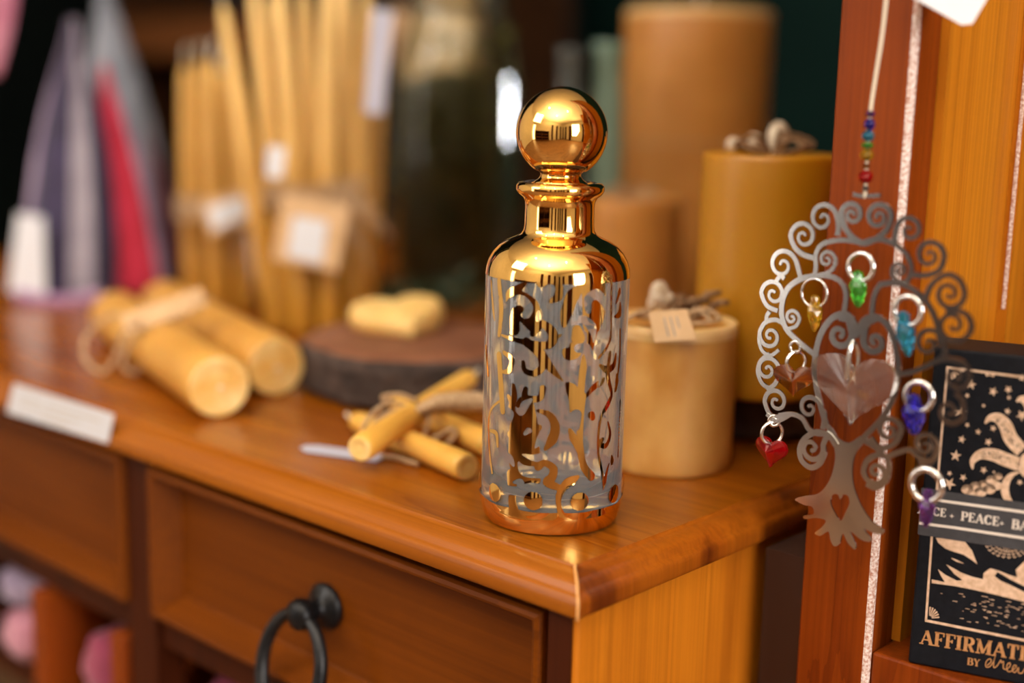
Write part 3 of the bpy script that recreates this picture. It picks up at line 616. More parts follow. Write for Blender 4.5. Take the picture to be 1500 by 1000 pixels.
def wrap(label, px, d, w, seed, tagpx, stickpx, extra=None):
    c = atd(*px, d); root = thing('twine_tie', label, 'twine', c); m = MB(); r2 = random.Random(seed)
    for k in range(5):
        P = []
        for i in range(28):
            t = 2*PI*i/28; P.append(c+RH*w*math.cos(t)+FH*(w*.72)*math.sin(t)+np.array([0, 0, (k-2)*.0042+.001*math.sin(3*t+k)]))
        m.tube(P, .0019, 6, True)
    for k in range(16):
        s0 = c+RH*w*r2.uniform(.3, 1.)-FH*w*.6; e0 = s0+RH*r2.uniform(-.01, .045)+np.array([0, 0, r2.uniform(-.07, .02)])
        m.tube(smooth_path([s0, s0+(e0-s0)*.4+np.array([0, 0, .012]), e0], 5), .0012, 5)
    m.build('twine_wrap', M['twine'], root)
    m = MB(); m.slabpoly([atd(x, y, d-w*.85-.012) for x, y in tagpx], -FW, .0006); t_ = m.build('paper_tag', M['kraft'], root)
    m = MB(); m.slabpoly([atd(x, y, d-w*.85-.0135) for x, y in stickpx], -FW, .0003); s_ = m.build('white_sticker', M['paper'], t_)
    if extra:
        m = MB(); m.slabpoly([atd(x, y, d-w*.85-.012) for x, y in extra], -FW, .0006); m.build('small_card', M['paper'], root)
wrap('twine wound around the tall right taper bundle, holding a square kraft tag', (457, 285), 1.185, .042, 3, [(415, 283), (512, 302), (495, 397), (398, 380)], [(430, 316), (480, 324), (471, 386), (421, 375)], [(393, 213), (419, 216), (413, 262), (389, 258)])
wrap('twine wound around the shorter left taper bundle, holding a small tag', (322, 305), 1.295, .042, 6, [(292, 296), (358, 276), (378, 318), (308, 346)], [(302, 305), (355, 287), (368, 313), (314, 337)])
m = MB(); m.slabpoly([atd(545, 12, 1.15), atd(577, 18, 1.15), atd(561, 168, 1.16), atd(533, 165, 1.16)], -FW, .0008)
tag(m.build('paper_card', M['lilac_paper']), 'narrow lilac-white paper card standing among the tips of the right tapers', 'card')

# ------------------------------------------------------------------ jar, bottles and sprig at the back
jc = atz(660, 428)+FH*.074
jar = thing('glass_jar', 'large clear glass jar filled with dark olive foliage behind the decanter', 'jar', (jc[0], jc[1], H))
JR = .0725
pr = [(.0001, .0005), (JR*.93, .0005), (JR, .006), (JR, .20), (JR*.985, .225), (JR*.93, .252), (JR*.84, .272), (JR*.74, .288), (JR*.70, .31), (JR*.72, .33), (JR*.70, .332), (JR*.66, .33), (JR*.66, .31), (JR*.70, .288), (JR*.80, .270), (JR*.89, .250), (JR*.945, .223), (JR*.955, .20), (JR*.955, .010), (JR*.9, .0055), (.0001, .0055)]
m = MB(); m.lathe(pr, (jc[0], jc[1], H), seg=72, caps=False); m.build('jar_body', M['jar_glass'], jar)
m = MB(); r2 = random.Random(11)
m.lathe([(.0001, .0062), (JR*.86, .0062), (JR*.90, .02), (JR*.89, .14), (JR*.86, .19), (JR*.76, .222), (JR*.4, .236), (.0001, .238)], (jc[0], jc[1], H), seg=40, fn=lambda r, h, t: r*(1+.04*math.sin(5*t+h*40)+.03*math.sin(9*t-h*70)), caps=False)
f_ = m.build('dark_filling', M['dark_fill'], jar)
m = MB()
for i in range(260):
    t = r2.uniform(0, 2*PI); rr = JR*(r2.uniform(.89, .925) if i % 3 else r2.uniform(.3, .75)); z = r2.uniform(.05, .275); a = np.array([jc[0]+rr*math.cos(t)*(1 if z < .2 else .8), jc[1]+rr*math.sin(t)*(1 if z < .2 else .8), H+z])
    d = np.array([r2.uniform(-1, 1), r2.uniform(-1, 1), r2.uniform(.2, 1.2)]); d /= np.linalg.norm(d); q = np.cross(d, [r2.uniform(-1, 1), r2.uniform(-1, 1), .1]); q /= np.linalg.norm(q)
    L = .016; m.poly([a, a+d*L*.5+q*L*.22, a+d*L, a+d*L*.5-q*L*.22])
o = m.build('olive_leaves', M['olive_leaf'], jar); o['kind'] = 'stuff'
def simple_bottle(name, label, base, wpx, ytop, mat, neck=.45):
    p = atz(*base); r = wpx/2/FPX*depth(p)*1.02; c = p+FH*r; d = ray(base[0], ytop); h = CAM[2]+d[2]*np.linalg.norm((c-CAM)[:2])/np.linalg.norm(d[:2])-H
    root = thing(name, label, 'bottle', (c[0], c[1], H))
    m = MB(); m.lathe([(.0001, .0004), (r*.92, .0004), (r, .005), (r, h*.62), (r*.93, h*.70), (r*neck*1.1, h*.80), (r*neck, h*.85), (r*neck, h*.97), (r*neck*1.15, h*.98), (r*neck*1.15, h), (r*neck*.8, h), (r*neck*.75, h*.85), (r*.85, h*.68), (r*.93, h*.6), (r*.93, .009), (.0001, .008)], (c[0], c[1], H), seg=40, caps=False); m.build('bottle_body', mat, root); return root
simple_bottle('glass_bottle', 'pale mint green glass bottle between the decanter stopper and the tallest candle', (880, 478), 50, 62, M['mint_glass'], .8)
simple_bottle('glass_bottle', 'grey glass bottle in shadow left of the mint green bottle', (826, 482), 46, 70, M['grey_glass'], .8)
sp = thing('leafy_sprig', 'dark green leafy sprig lying behind the wax heart at the foot of the jar', 'plant', atz(640, 440))
m = MB(); r2 = random.Random(21)
for i in range(90):
    p = atz(r2.uniform(545, 705), r2.uniform(446, 462)); p[2] = H+.004+r2.uniform(0, .03)*r2.uniform(.2, 1)
    d = np.array([r2.uniform(-1, 1), r2.uniform(-1, 1), r2.uniform(.0, .9)]); d /= np.linalg.norm(d); q = np.cross(d, [r2.uniform(-1, 1), r2.uniform(-1, 1), .4]); q /= np.linalg.norm(q); L = r2.uniform(.014, .024)
    m.add([p, p+d*L*.35+q*L*.25, p+d*L*.7+q*L*.2, p+d*L, p+d*L*.7-q*L*.2, p+d*L*.35-q*L*.25], [(0, 1, 2, 3, 4, 5)])
o = m.build('leaves', M['leaf'], sp); o['kind'] = 'stuff'
m = MB(); m.tube(smooth_path([atz(548, 458, H+.003), atz(600, 452, H+.006), atz(660, 455, H+.004), atz(702, 456, H+.003)], 6), .0018, 6); m.build('stem', M['twig'], sp)

# dark shelf unit far left and a tan box on the back, both deep in blur
du = thing('dark_shelf_unit', 'dark wooden shelf unit in the shadow far behind at the upper left', 'shelf', (-2.0, 1.2, 0))
ux0, ux1, uy = -2.5, -1.33, 1.25
m = MB(); m.box(ux0, ux1, uy+.30, uy+.32, 0.0, 1.9); m.build('back_board', M['black'], du)
for z0, z1, mt in ((1.075, 1.16, 'brown_wood'), (.55, .60, 'dark_wood'), (.05, .1, 'dark_wood'), (1.85, 1.9, 'dark_wood')):
    m = MB(); m.box(ux0+.03, ux1-.03, uy, uy+.2999, z0, z1); m.build('shelf_board', M[mt], du)
for x0 in (ux0, ux1-.0299):
    m = MB(); m.box(x0, x0+.0299, uy, uy+.2999, 0, 1.9); m.build('upright', M['dark_wood'], du)
bq = atd(632, 60, 1.66); bq[2] = H; ca_ = np.array([.94, .34, 0]); cb_ = np.array([-.34, .94, 0])
m = MB(); tb0 = [bq-ca_*.055, bq+ca_*.055, bq+ca_*.055+cb_*.05, bq-ca_*.055+cb_*.05]; hb = atd(632, 14, 1.66)[2]-H
m.add([p+[0, 0, .0004] for p in tb0]+[p+[0, 0, hb] for p in tb0], [(3, 2, 1, 0), (4, 5, 6, 7), (0, 1, 5, 4), (1, 2, 6, 5), (2, 3, 7, 6), (3, 0, 4, 7)], False)
tag(m.build('cardboard_box', M['kraft'], bevel=.002), 'tan cardboard box seen through the upper part of the glass jar', 'box')

# ------------------------------------------------------------------ cloth wrapped bundles at the left
def cone_bag(label, px, wpx, ytop, tipx, mats, seed, pleats=9, flat=.7, parts=()):
    p = atz(*px); dp = depth(p); r = wpx/2/FPX*dp; c = p+FH*r*flat; t = atd(tipx, ytop, dp+r*flat); h = t[2]-H
    root = thing('wrapped_bundle', label, 'bundle', (c[0], c[1], H)); r2 = random.Random(seed); ph = r2.uniform(0, 6)
    prof = [(.55, 0), (.92, .01), (1.0, .06), (.98, .18), (.90, .34), (.78, .50), (.60, .66), (.42, .78), (.27, .87), (.16, .94), (.10, 1.0)]
    def section(a0, a1, mat, nm, k=1., grow=0.):
        m = MB(); rows = []; n = max(6, int((a1-a0)*40/(2*PI)))
        for rr, hh in prof:
            row = []
            for j in range(n+1):
                a = a0+(a1-a0)*j/n; q = rr*r*(1+.07*math.sin(pleats*a+ph+hh*1.5)+.03*math.sin(2.3*pleats*a+ph))+grow
                cc = c+(np.array([t[0], t[1], H])-c)*[1, 1, 0]*hh
                row.append((cc[0]+(RH*q*math.cos(a)-FH*q*flat*math.sin(a))[0], cc[1]+(RH*q*math.cos(a)-FH*q*flat*math.sin(a))[1], H+.0008+h*hh))
            rows.append(row)
        m.grid(rows); return m.build(nm, mat, root)
    section(0, 2*PI, mats[0], 'cloth_wrap')
    for a0, a1, mt, nm in parts: section(a0, a1, mt, nm, grow=.0012)
    return root, c, r, dp
b1, c1_, r1_, dp1 = cone_bag('purple cloth bundle with pale grey stripes and a white label, far left', (86, 441), 132, 28, 108, [M['purple']], 1, parts=((.80, 1.35, M['stripe'], 'grey_stripe'), (2.55, 2.72, M['lilac'], 'lilac_stripe')))
m = MB(); ld = dp1-.012
m.slabpoly([atd(26, 312, ld), atd(64, 318, ld), atd(68, 430, ld), atd(12, 428, ld)], -FW, .0006); m.build('white_label', M['paper'], b1)
m = MB(); m.tube(smooth_path([atd(x, y, dp1-.012) for x, y in ((24, 432), (70, 440), (110, 440), (150, 432))], 5), .006, 8); m.build('mauve_hem', M['mauve'], b1)
cone_bag('crimson cloth bundle between the purple bundle and the taper candles', (188, 434), 92, 96, 152, [M['red']], 2, parts=((.15, .45, M['lilac'], 'pale_fold'),))
cone_bag('maroon cloth bundle just left of the shorter taper bundle', (246, 418), 62, 190, 212, [M['maroon']], 5, parts=((1.6, 2.1, M['cello'], 'grey_fold'),))
cone_bag('tall grey-blue wrapped bundle peaking behind the crimson one', (190, 402), 120, -30, 150, [M['cello']], 7)
hd = 1.28; hp0 = atd(-6, 112, hd); hcl = thing('hanging_cloth', 'pale pink cloth hanging at the upper left edge of the view', 'cloth', hp0)
m = MB(); rows = []
for i in range(13):
    t = i/12; cc = atd(-6-16*t, 112-190*t, hd); r_ = .004+.026*math.sin(PI*min(1, t*1.1)*.5)
    rows.append([(cc+RH*r_*(1+.12*math.sin(7*a_*2*PI/24))*math.cos(a_*2*PI/24)-FH*r_*.5*math.sin(a_*2*PI/24)) for a_ in range(24)])
m.grid(rows, True, True, True, True); m.build('cloth_drape', M['pinkc'], hcl)
m = MB(); q = atd(-22, -78, hd); m.tube([q, [q[0], q[1], 2.699]], .0012, 6); m.build('cord', M['wick'], hcl)

# ------------------------------------------------------------------ right shelf unit
YP = .145
PX0, PX1 = atY(1184, 699, YP)[0], atY(1325, 290, YP)[0]
WX = PX1+.0045                                     # inner face of the side board
OZ = atd(1330, 970, .655); LEDGE = float(OZ[2])-.0004
su = thing('wooden_shelf_unit', 'upright orange wooden display shelf at right with a dark red-brown front post', 'shelf', (.25, .3, 0))
m = MB(); e_ = .0031
outl = [(PX0, YP+.0015), (PX0+.0015, YP), (PX1-e_, YP)]
m.box(PX0+.0, PX1-.0, YP+.004, YP+.024, 0, 1.6)
m.grid([[(x, y, z) for x, y in ((PX0, YP+.004), (PX0+.0004, YP+.001), (PX0+.0016, YP), (PX1-e_, YP))] for z in (0, 1.6)], smooth=False)
m.grid([[(x, y, z) for x, y in ((PX1, YP+e_), (PX1, YP+.004))] for z in (0, 1.6)], smooth=False)
m.build('front_post', M['post'], su, doubles=False)
m = MB(); m.grid([[(PX1-e_+e_*math.sin(a*PI/16), YP+e_-e_*math.cos(a*PI/16), z) for a in range(9)] for z in np.linspace(.0, 1.6, 24)]); m.build('post_edge_glint', M['edge_glint'], su, doubles=False)  # painted highlight along the rounded post edge
m = MB(); m.box(WX-.018, WX, YP+.0245, .52, LEDGE, 1.6); m.build('side_board', M['wall_wood'], su)
gy = float(atX(1490, 120, WX)[1])
m = MB(); m.box(WX+.0002, WX+.006, gy, gy+.05, LEDGE, 1.6); m.build('batten', M['wall_wood'], su)
m = MB(); m.grid([[(WX+.006-.003+.003*math.cos(a*PI/16), gy-.0002+.0025-.0025*math.sin(a*PI/16)-.0004, z) for a in range(9)] for z in np.linspace(LEDGE+.165, 1.6, 12)]); m.build('batten_edge_glint', M['edge_glint'], su, doubles=False)  # painted highlight on the batten, stopping where the glint fades
m = MB(); m.rbox(PX1+.0002, .62, YP+.003, .52, LEDGE-.022, LEDGE-.0001, .0015); m.build('ledge', M['post'], su)
m = MB(); m.box(WX+.0001, .62, .505, .52, LEDGE, 1.6); m.build('back_board', M['dark_wood'], su)
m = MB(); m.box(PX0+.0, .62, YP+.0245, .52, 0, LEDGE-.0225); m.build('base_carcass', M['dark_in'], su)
m = MB(); m.box(.0015, PX0-.0005, YP+.012, .5, 0, ZT-.002); m.build('gap_shade_board', M['dark_in'], su)  # added dark board standing in for the deep shade beside the post
m = MB(); m.box(.602, .62, YP, .5049, LEDGE, 1.6); m.build('side_board', M['wall_wood'], su)
m = MB(); m.box(PX1+.0002, .6019, YP+.02, .5049, 1.3, 1.32); m.build('shelf', M['wall_wood'], su)

# white swing tag at the top
wt = [(1328, -8), (1408, 37), (1424, 35), (1447, -4), (1440, -70), (1340, -75)]
wd = .585
root = thing('swing_tag', 'white paper swing tag hanging at the top edge above the wooden post', 'tag', atd(1390, -20, wd))
m = MB(); m.slabpoly([atd(x, y, wd) for x, y in wt], -FW, .0006); m.build('paper_tag', M['paper'], root)
m = MB(); c = atd(1392, -62, wd-.001); m.tube(smooth_path([c, c+np.array([.001, .02, .08]), np.array([c[0]+.004, YP-.0012, 1.30])], 8), .0007, 6); m.build('string', M['wick'], root)

# ------------------------------------------------------------------ card deck box
dk = thing('card_deck_box', 'black affirmation card box with rose-gold sun print standing on the shelf ledge', 'box', OZ)
TH = math.radians(17); du_ = np.array([math.cos(TH), math.sin(TH), 0]); dn = np.array([math.sin(TH), -math.cos(TH), 0])   # along / toward the room
O = OZ.copy()
BH = float(atp(1362, 508, O, dn)[2]-O[2]); BW = .125; BD = .034
m = MB(); bm = bmesh.new(); bmesh.ops.create_cube(bm, size=1)
for v in bm.verts:
    q = O+du_*BW*(v.co.x+.5)-dn*BD*(v.co.y+.5)+np.array([0, 0, BH*(v.co.z+.5)]); v.co = Vector(q)
bmesh.ops.bevel(bm, geom=bm.edges[:], offset=.0012, segments=3, profile=.5, affect='EDGES'); bm.verts.index_update()
m.add([v.co[:] for v in bm.verts], [[v.index for v in f.verts] for f in bm.faces], False); bm.free()
box = m.build('box_body', M['card_black'], dk)
def F(x, y, lift=.0003): return atp(x, y, O, dn)+dn*lift
class Art(MB):
    def px(s, pts, lift=.0003): return s.poly([F(x, y, lift) for x, y in pts])
    def rib(s, pts, ws, lift=.0003): 
        pr_ = ribbon2(pts, ws); return s.grid([[F(*a, lift), F(*c, lift)] for a, c in pr_], smooth=False)
def star(a, cx, cy, r, n=5, rot=.2, inner=.38, sx=1., lift=.0003):
    cen = F(cx, cy, lift); P = [F(cx+sx*(r if k % 2 == 0 else r*inner)*math.sin(rot+PI*k/n), cy-(r if k % 2 == 0 else r*inner)*math.cos(rot+PI*k/n), lift) for k in range(2*n)]
    a.add([cen]+P, [(0, 1+k, 1+(k+1) % (2*n)) for k in range(2*n)], False)
def fan(a, pts, c, lift=.0003):
    P = [F(x, y, lift) for x, y in pts]; n = len(P); a.add([F(*c, lift)]+P, [(0, 1+k, 1+(k+1) % n) for k in range(n)], False)
a = Art()
a.rib([(1388, 537), (1372, 722)], 1.7); a.rib([(1386.5, 537.5), (1460, 547), (1530, 556)], 1.7)
a.rib([(1365.5, 780), (1356.5, 909)], 1.7); a.rib([(1355.5, 908), (1430, 923), (1530, 943)], 1.9)
for k in range(6):
    t = .12+k*.25; a.rib([(1392+5*math.cos(t), 541.5+5*math.sin(t)), (1391+(13+9*abs(math.cos(2*t)))*math.cos(t), 541+(13+3*abs(math.cos(2*t)))*math.sin(t)*.9)], [.5, 1.3])
    t = -.1-k*.26; a.rib([(1361+4*math.cos(t), 905+4*math.sin(t)), (1360+16*math.cos(t), 905+17*math.sin(t))], [.4, 1.2])
for x, y, r in ((1423, 563, 8), (1455, 573, 7.5), (1477, 570, 6.5), (1478, 582, 4), (1417, 579, 4.5), (1441, 594, 3.5), (1476, 602, 5.5), (1417, 622, 4.5), (1433, 632, 5), (1409, 643, 6.5), (1448, 647, 6.5), (1455, 627, 5.5), (1400, 667, 9), (1391, 693, 4.5), (1411, 699, 6), (1391, 708, 10), (1441, 688, 6), (1497, 608, 9), (1456, 691, 3), (1494, 706, 5)):
    star(a, x, y, r, rot=.15+(x*7 % 10)*.06)
star(a, 1407, 603, 8, rot=.1, sx=1.5, inner=.28)
fan(a, [(1443, 546), (1450, 549), (1457, 547.5), (1456, 552), (1450, 549.8), (1445, 551)], (1450, 549.4)); star(a, 1497, 553, 6)
# sun: curved flames, disc, crescents
def blade(a, spine, w, lift=.0003):
    p = smooth_path(spine, 7); n = len(p); a.rib(p, [w*math.sin(PI*min(1, (.04+.96*(i/(n-1)))*.62)) for i in range(n)], lift)
blade(a, [(1443, 620), (1450, 612), (1462, 612), (1473, 623), (1481, 642), (1497, 660)], 10.5)
blade(a, [(1425, 687), (1425, 675), (1437, 665), (1456, 666), (1474, 673), (1494, 680)], 10)
blade(a, [(1489, 588), (1496, 584), (1506, 590), (1514, 610), (1516, 640)], 9)
fan(a, [(1512+21*math.cos(t*PI/12), 681+21*math.sin(t*PI/12)) for t in range(24)], (1512, 681))
cr = []
for i in range(17): t = PI*.42+PI*1.08*i/16; cr.append(((1490+24*math.cos(t)), (716-26*math.sin(t))))
ci = []
for i in range(17): t = PI*.42+PI*1.08*i/16; ci.append(((1497+19*math.cos(t)), (716-24*math.sin(t))))
a.grid([[F(*cr[i]), F(*ci[i])] for i in range(17)], smooth=False)
# clouds: scalloped lobes
for cx, cy, r in ((1417, 716, 9), (1429, 712, 9), (1440, 708, 7), (1452, 702, 8), (1462, 697, 7), (1424, 722, 8), (1437, 720, 9), (1450, 716, 9), (1460, 711, 8)):
    fan(a, [(cx+r*math.cos(t*PI/10), cy+r*.8*math.sin(t*PI/10)) for t in range(20)], (cx, cy))
# mountains, sky sweep and moon of the lower picture
for pg, c in (([(1371, 787), (1385, 788), (1400, 790), (1413, 792), (1424, 806), (1432, 826), (1424, 820), (1412, 812), (1398, 808), (1385, 803), (1374, 794)], (1402, 799)),
              ([(1386, 826), (1396, 831), (1408, 838), (1424, 844), (1440, 848), (1441, 839), (1450, 832), (1463, 835), (1457, 843), (1466, 850), (1480, 856), (1500, 866), (1530, 878), (1530, 886), (1500, 881), (1465, 872), (1430, 864), (1400, 858), (1365, 853.5), (1365, 848), (1384, 852), (1378, 842), (1374, 833), (1386, 842), (1402, 850), (1410, 849), (1398, 840)], (1425, 854)),
              ([(1452, 832), (1463, 835), (1480, 842), (1490, 845), (1488, 834), (1500, 822), (1530, 815), (1530, 865), (1500, 858), (1480, 848)], (1503, 842))):
    P = [F(*q) for q in pg]; a.poly(P)
a.rib([(1394, 817), (1402, 821), (1412, 825)], [.6, 1.4, .3])
for r in range(4):
    for k in range(11):
        t = PI*(.08+.84*(k+.5)/11); R_ = 34-r*6; x = 1478+R_*math.cos(t); y = 791+R_*.72*math.sin(t); a.rib([(x-2.4, y-1), (x, y+1.4), (x+2.4, y-.6)], .75)
r2 = random.Random(17)
for k in range(85):
    v = r2.random(); x = 1370+r2.random()**.6*150; y0 = 858+(x-1365)*.19+v*42; L = r2.uniform(2, 10)*(1-.3*v)
    if x > 1400 or v < .5: a.rib([(x, y0), (x+L, y0+L*.17)], [.25, .55])
pr_ = a.build('cover_print', M['rose_foil'], box, doubles=False)
a = Art(); r2 = random.Random(3)         # dark hatching on the flames and clouds
for sp_, w in (([(1462, 612), (1473, 623), (1481, 642), (1497, 660)], 6), ([(1437, 665), (1456, 666), (1474, 673), (1494, 680)], 6)):
    p = smooth_path(sp_, 12)
    for k in range(44):
        i = r2.randrange(len(p)-1); d = p[i+1]-p[i]; d /= np.linalg.norm(d); n_ = np.array([-d[1], d[0]]); q = p[i]+n_*r2.uniform(-w, w)*.8; L = r2.uniform(1.5, 3.5); a.rib([q, q+d*L], .45, .0005)
for cx, cy, r in ((1417, 716, 9), (1429, 712, 9), (1440, 708, 7), (1452, 702, 8), (1462, 697, 7), (1437, 720, 9), (1450, 716, 9)):
    for f in (.45, .72, .95): a.rib([(cx+r*f*math.cos(PI+t*PI/8), cy+r*.8*f*math.sin(PI+t*PI/8)) for t in range(9)], .4, .0005)
a.build('print_hatching', M['card_black'], box, doubles=False)
# paper band around the box
c0, c1b = F(1344, 713), F(1338, 781); z1, z0 = c0[2], c1b[2]
m = MB(); g = .0005
def bpt(u, w, z): q = O+du_*u-dn*w; return (q[0], q[1], z)
m.grid([[bpt(-g, -g+BD*0, z), bpt(BW+g, -g, z), bpt(BW+g, BD+g, z), bpt(-g, BD+g, z)] for z in (z0, z1)], True, False); bandf = m.build('paper_band', M['band'], dk)
a = Art(); a.rib([(1348, 728), (1365, 730.5), (1500, 749), (1530, 753.5)], 2., .0009); a.rib([(1347, 765.2), (1400, 772), (1500, 787), (1530, 792)], 2., .0009); a.build('band_stripes', M['pale_print'], bandf, doubles=False)
# serif lettering as ribbons on a unit grid: u across, v up
T_, t_ = .12, .045
def ser(x, y, w=.17): return ([(x-w, y), (x+w, y)], .045)
def arcp(cx, cy, rx, ry, a0, a1, n=14): return [(cx+rx*math.cos(math.radians(a0+(a1-a0)*i/n)), cy+ry*math.sin(math.radians(a0+(a1-a0)*i/n))) for i in range(n+1)]
def bw(n, lo, hi): return [lo+(hi-lo)*math.sin(PI*i/n) for i in range(n+1)]
G = {
 'A': (.86, [([(.12, .03), (.40, .97)], t_), ([(.40, 1.0), (.72, .03)], T_*.85), ([(.22, .33), (.60, .33)], t_), ser(.12, .03, .13), ser(.72, .03, .16)]),
 'B': (.74, [([(.20, 0), (.20, 1)], T_*.9), ([(.05, .03), (.45, .03)], t_), ([(.05, .97), (.42, .97)], t_), ([(.2, .52), (.42, .52)], t_), (arcp(.40, .745, .20, .22, 90, -90), bw(14, .045, .10)), (arcp(.42, .275, .24, .245, 90, -90), bw(14, .045, .11))]),
 'C': (.74, [(arcp(.40, .5, .30, .47, 40, 320, 24), [.05+.075*abs(math.sin(math.radians((40+280*i/24)/1.0-90)))for i in range(25)]), ([(.62, .98), (.64, .66)], .045), ([(.62, .20), (.66, .28)], .03)]),
 'D': (.80, [([(.20, 0), (.20, 1)], T_*.9), ([(.05, .03), (.40, .03)], t_), ([(.05, .97), (.40, .97)], t_), (arcp(.36, .5, .34, .47, 90, -90, 18), bw(18, .045, .12))]),
 'E': (.70, [([(.20, 0), (.20, 1)], T_*.9), ([(.05, .03), (.62, .03)], t_), ([(.05, .97), (.60, .97)], t_), ([(.2, .52), (.46, .52)], t_), ([(.62, .0), (.62, .26)], t_), ([(.59, 1.), (.59, .76)], t_), ([(.46, .64), (.46, .40)], t_)]),
 'F': (.68, [([(.20, 0), (.20, 1)], T_*.9), ser(.20, .03, .18), ([(.05, .97), (.62, .97)], t_), ([(.2, .50), (.46, .50)], t_), ([(.61, 1.), (.61, .72)], t_), ([(.46, .62), (.46, .38)], t_)]),
 'I': (.42, [([(.20, 0), (.20, 1)], T_*.9), ser(.20, .03, .18), ser(.20, .97, .18)]),
 'L': (.66, [([(.20, 0), (.20, 1)], T_*.9), ser(.20, .97, .17), ([(.05, .03), (.58, .03)], t_), ([(.58, 0), (.58, .28)], t_)]),
 'M': (1.02, [([(.16, 0), (.16, 1)], t_), ([(.16, 1.), (.48, .05)], T_*.85), ([(.48, .05), (.80, 1.)], t_), ([(.82, 0), (.82, 1)], T_*.9), ser(.16, .03, .14), ser(.82, .03, .17), ser(.12, .97, .10), ser(.86, .97, .12)]),
 'N': (.86, [([(.17, 0), (.17, 1)], t_), ([(.17, 1.), (.66, .02)], T_*.85), ([(.66, 0), (.66, 1)], t_), ser(.17, .03, .14), ser(.66, .97, .14), ser(.13, .97, .10)]),
 'O': (.84, [(arcp(.40, .5, .31, .47, 0, 360, 30), [.045+.085*abs(math.cos(math.radians(12*i))) for i in range(31)])]),
 'P': (.72, [([(.20, 0), (.20, 1)], T_*.9), ser(.20, .03, .17), ([(.05, .97), (.42, .97)], t_), ([(.2, .46), (.42, .46)], t_), (arcp(.40, .715, .23, .25, 90, -90), bw(14, .045, .11))]),
 'R': (.80, [([(.20, 0), (.20, 1)], T_*.9), ser(.20, .03, .17), ([(.05, .97), (.42, .97)], t_), ([(.2, .48), (.42, .48)], t_), (arcp(.40, .725, .22, .24, 90, -90), bw(14, .045, .11)), ([(.42, .48), (.62, .05), (.74, .03)], [.09, .10, .045])]),
 'S': (.66, [(smooth_path([(.55, .80), (.44, .95), (.25, .95), (.13, .78), (.22, .60), (.42, .46), (.55, .28), (.46, .07), (.25, .04), (.10, .22)], 5), .075), ([(.56, .98), (.56, .70)], .035), ([(.09, .02), (.09, .32)], .035)]),
 'T': (.74, [([(.36, 0), (.36, 1)], T_*.9), ser(.36, .03, .17), ([(.05, .97), (.67, .97)], t_), ([(.07, 1.), (.07, .70)], t_), ([(.65, 1.), (.65, .70)], t_)]),
 'U': (.82, [([(.18, 1), (.18, .35)], T_*.9), (arcp(.41, .32, .24, .29, 180, 360), .07), ([(.65, 1), (.65, .32)], t_), ser(.18, .97, .15), ser(.65, .97, .13)]),
 'Y': (.80, [([(.14, 1), (.40, .45)], T_*.8), ([(.66, 1), (.40, .45)], t_), ([(.40, .48), (.40, 0)], T_*.9), ser(.40, .03, .16), ser(.14, .97, .13), ser(.66, .97, .12)]),
}
def text_on(a, s, x0, y0, x1, y1, hpx, track=1.0, right=False, lift=.0004):
    """lettering along the pixel base line (x0,y0)->(x1,y1) on the box front; hpx = cap height"""
    A_, B_ = F(x0, y0, lift), F(x1, y1, lift); d = (B_-A_)/np.linalg.norm(B_-A_); up = np.array([0, 0, 1.]); hh = abs(F(x0, y0-hpx)[2]-F(x0, y0)[2])
    adv = [.34 if c == ' ' else .8 if c == '*' else G[c][0] for c in s]; wtot = sum(adv)*hh*track; u = -wtot if right else 0.
    for c, w_ in zip(s, adv):
        if c == '*':
            P = [A_+d*(u+hh*track*(.4+(.30 if k % 2 == 0 else .09)*math.sin(k*PI/4)))+up*hh*(.45+(.30 if k % 2 == 0 else .09)*math.cos(k*PI/4)) for k in range(8)]; cc = A_+d*(u+hh*track*.4)+up*hh*.45
            a.add([cc]+P, [(0, 1+k, 1+(k+1) % 8) for k in range(8)], False)
        elif c != ' ':
            for pts, ws in G[c][1]:
                a.grid([[A_+d*(u+q[0]*hh*track)+up*q[1]*hh for q in pair] for pair in ribbon2(pts, ws)], smooth=False)
        u += w_*hh*track
    return u
a = Art(); text_on(a, 'ANCE', 1386, 756.5, 1500, 773.5, 12.2, 1.02, True, .0009)
text_on(a, '*', 1389, 759.5, 1500, 775, 12, 1., False, .0009); text_on(a, 'PEACE', 1407, 761, 1500, 775, 13.2, 1.06, False, .0009); text_on(a, '*', 1462, 770, 1500, 776, 12, 1., False, .0009); text_on(a, 'BALANCE', 1481, 773, 1540, 782, 14, 1.06, False, .0009)
a.build('band_lettering', M['pale_print'], bandf, doubles=False)
a = Art(); text_on(a, 'AFFIRMATIONS', 1347, 941.5, 1500, 967, 20.5, 1.05); text_on(a, 'BY', 1416, 972.5, 1500, 987, 10.5, 1.1)
scr = [[(1446, 974), (1452, 968), (1450, 964), (1445, 968), (1444, 975), (1449, 976), (1455, 969), (1459, 957), (1456, 968), (1456, 977), (1461, 974), (1466, 966), (1467, 970), (1470, 968), (1470, 978), (1475, 979), (1480, 974), (1479, 970), (1475, 974), (1476, 982), (1482, 982), (1489, 975), (1485, 974), (1483, 981), (1487, 984), (1492, 977), (1492, 984), (1497, 985), (1502, 978), (1503, 986), (1508, 979), (1509, 988), (1516, 986)]]
for s_ in scr: a.rib(smooth_path(s_, 6), .75, .0004)
a.build('title_lettering', M['copper_foil'], box, doubles=False)

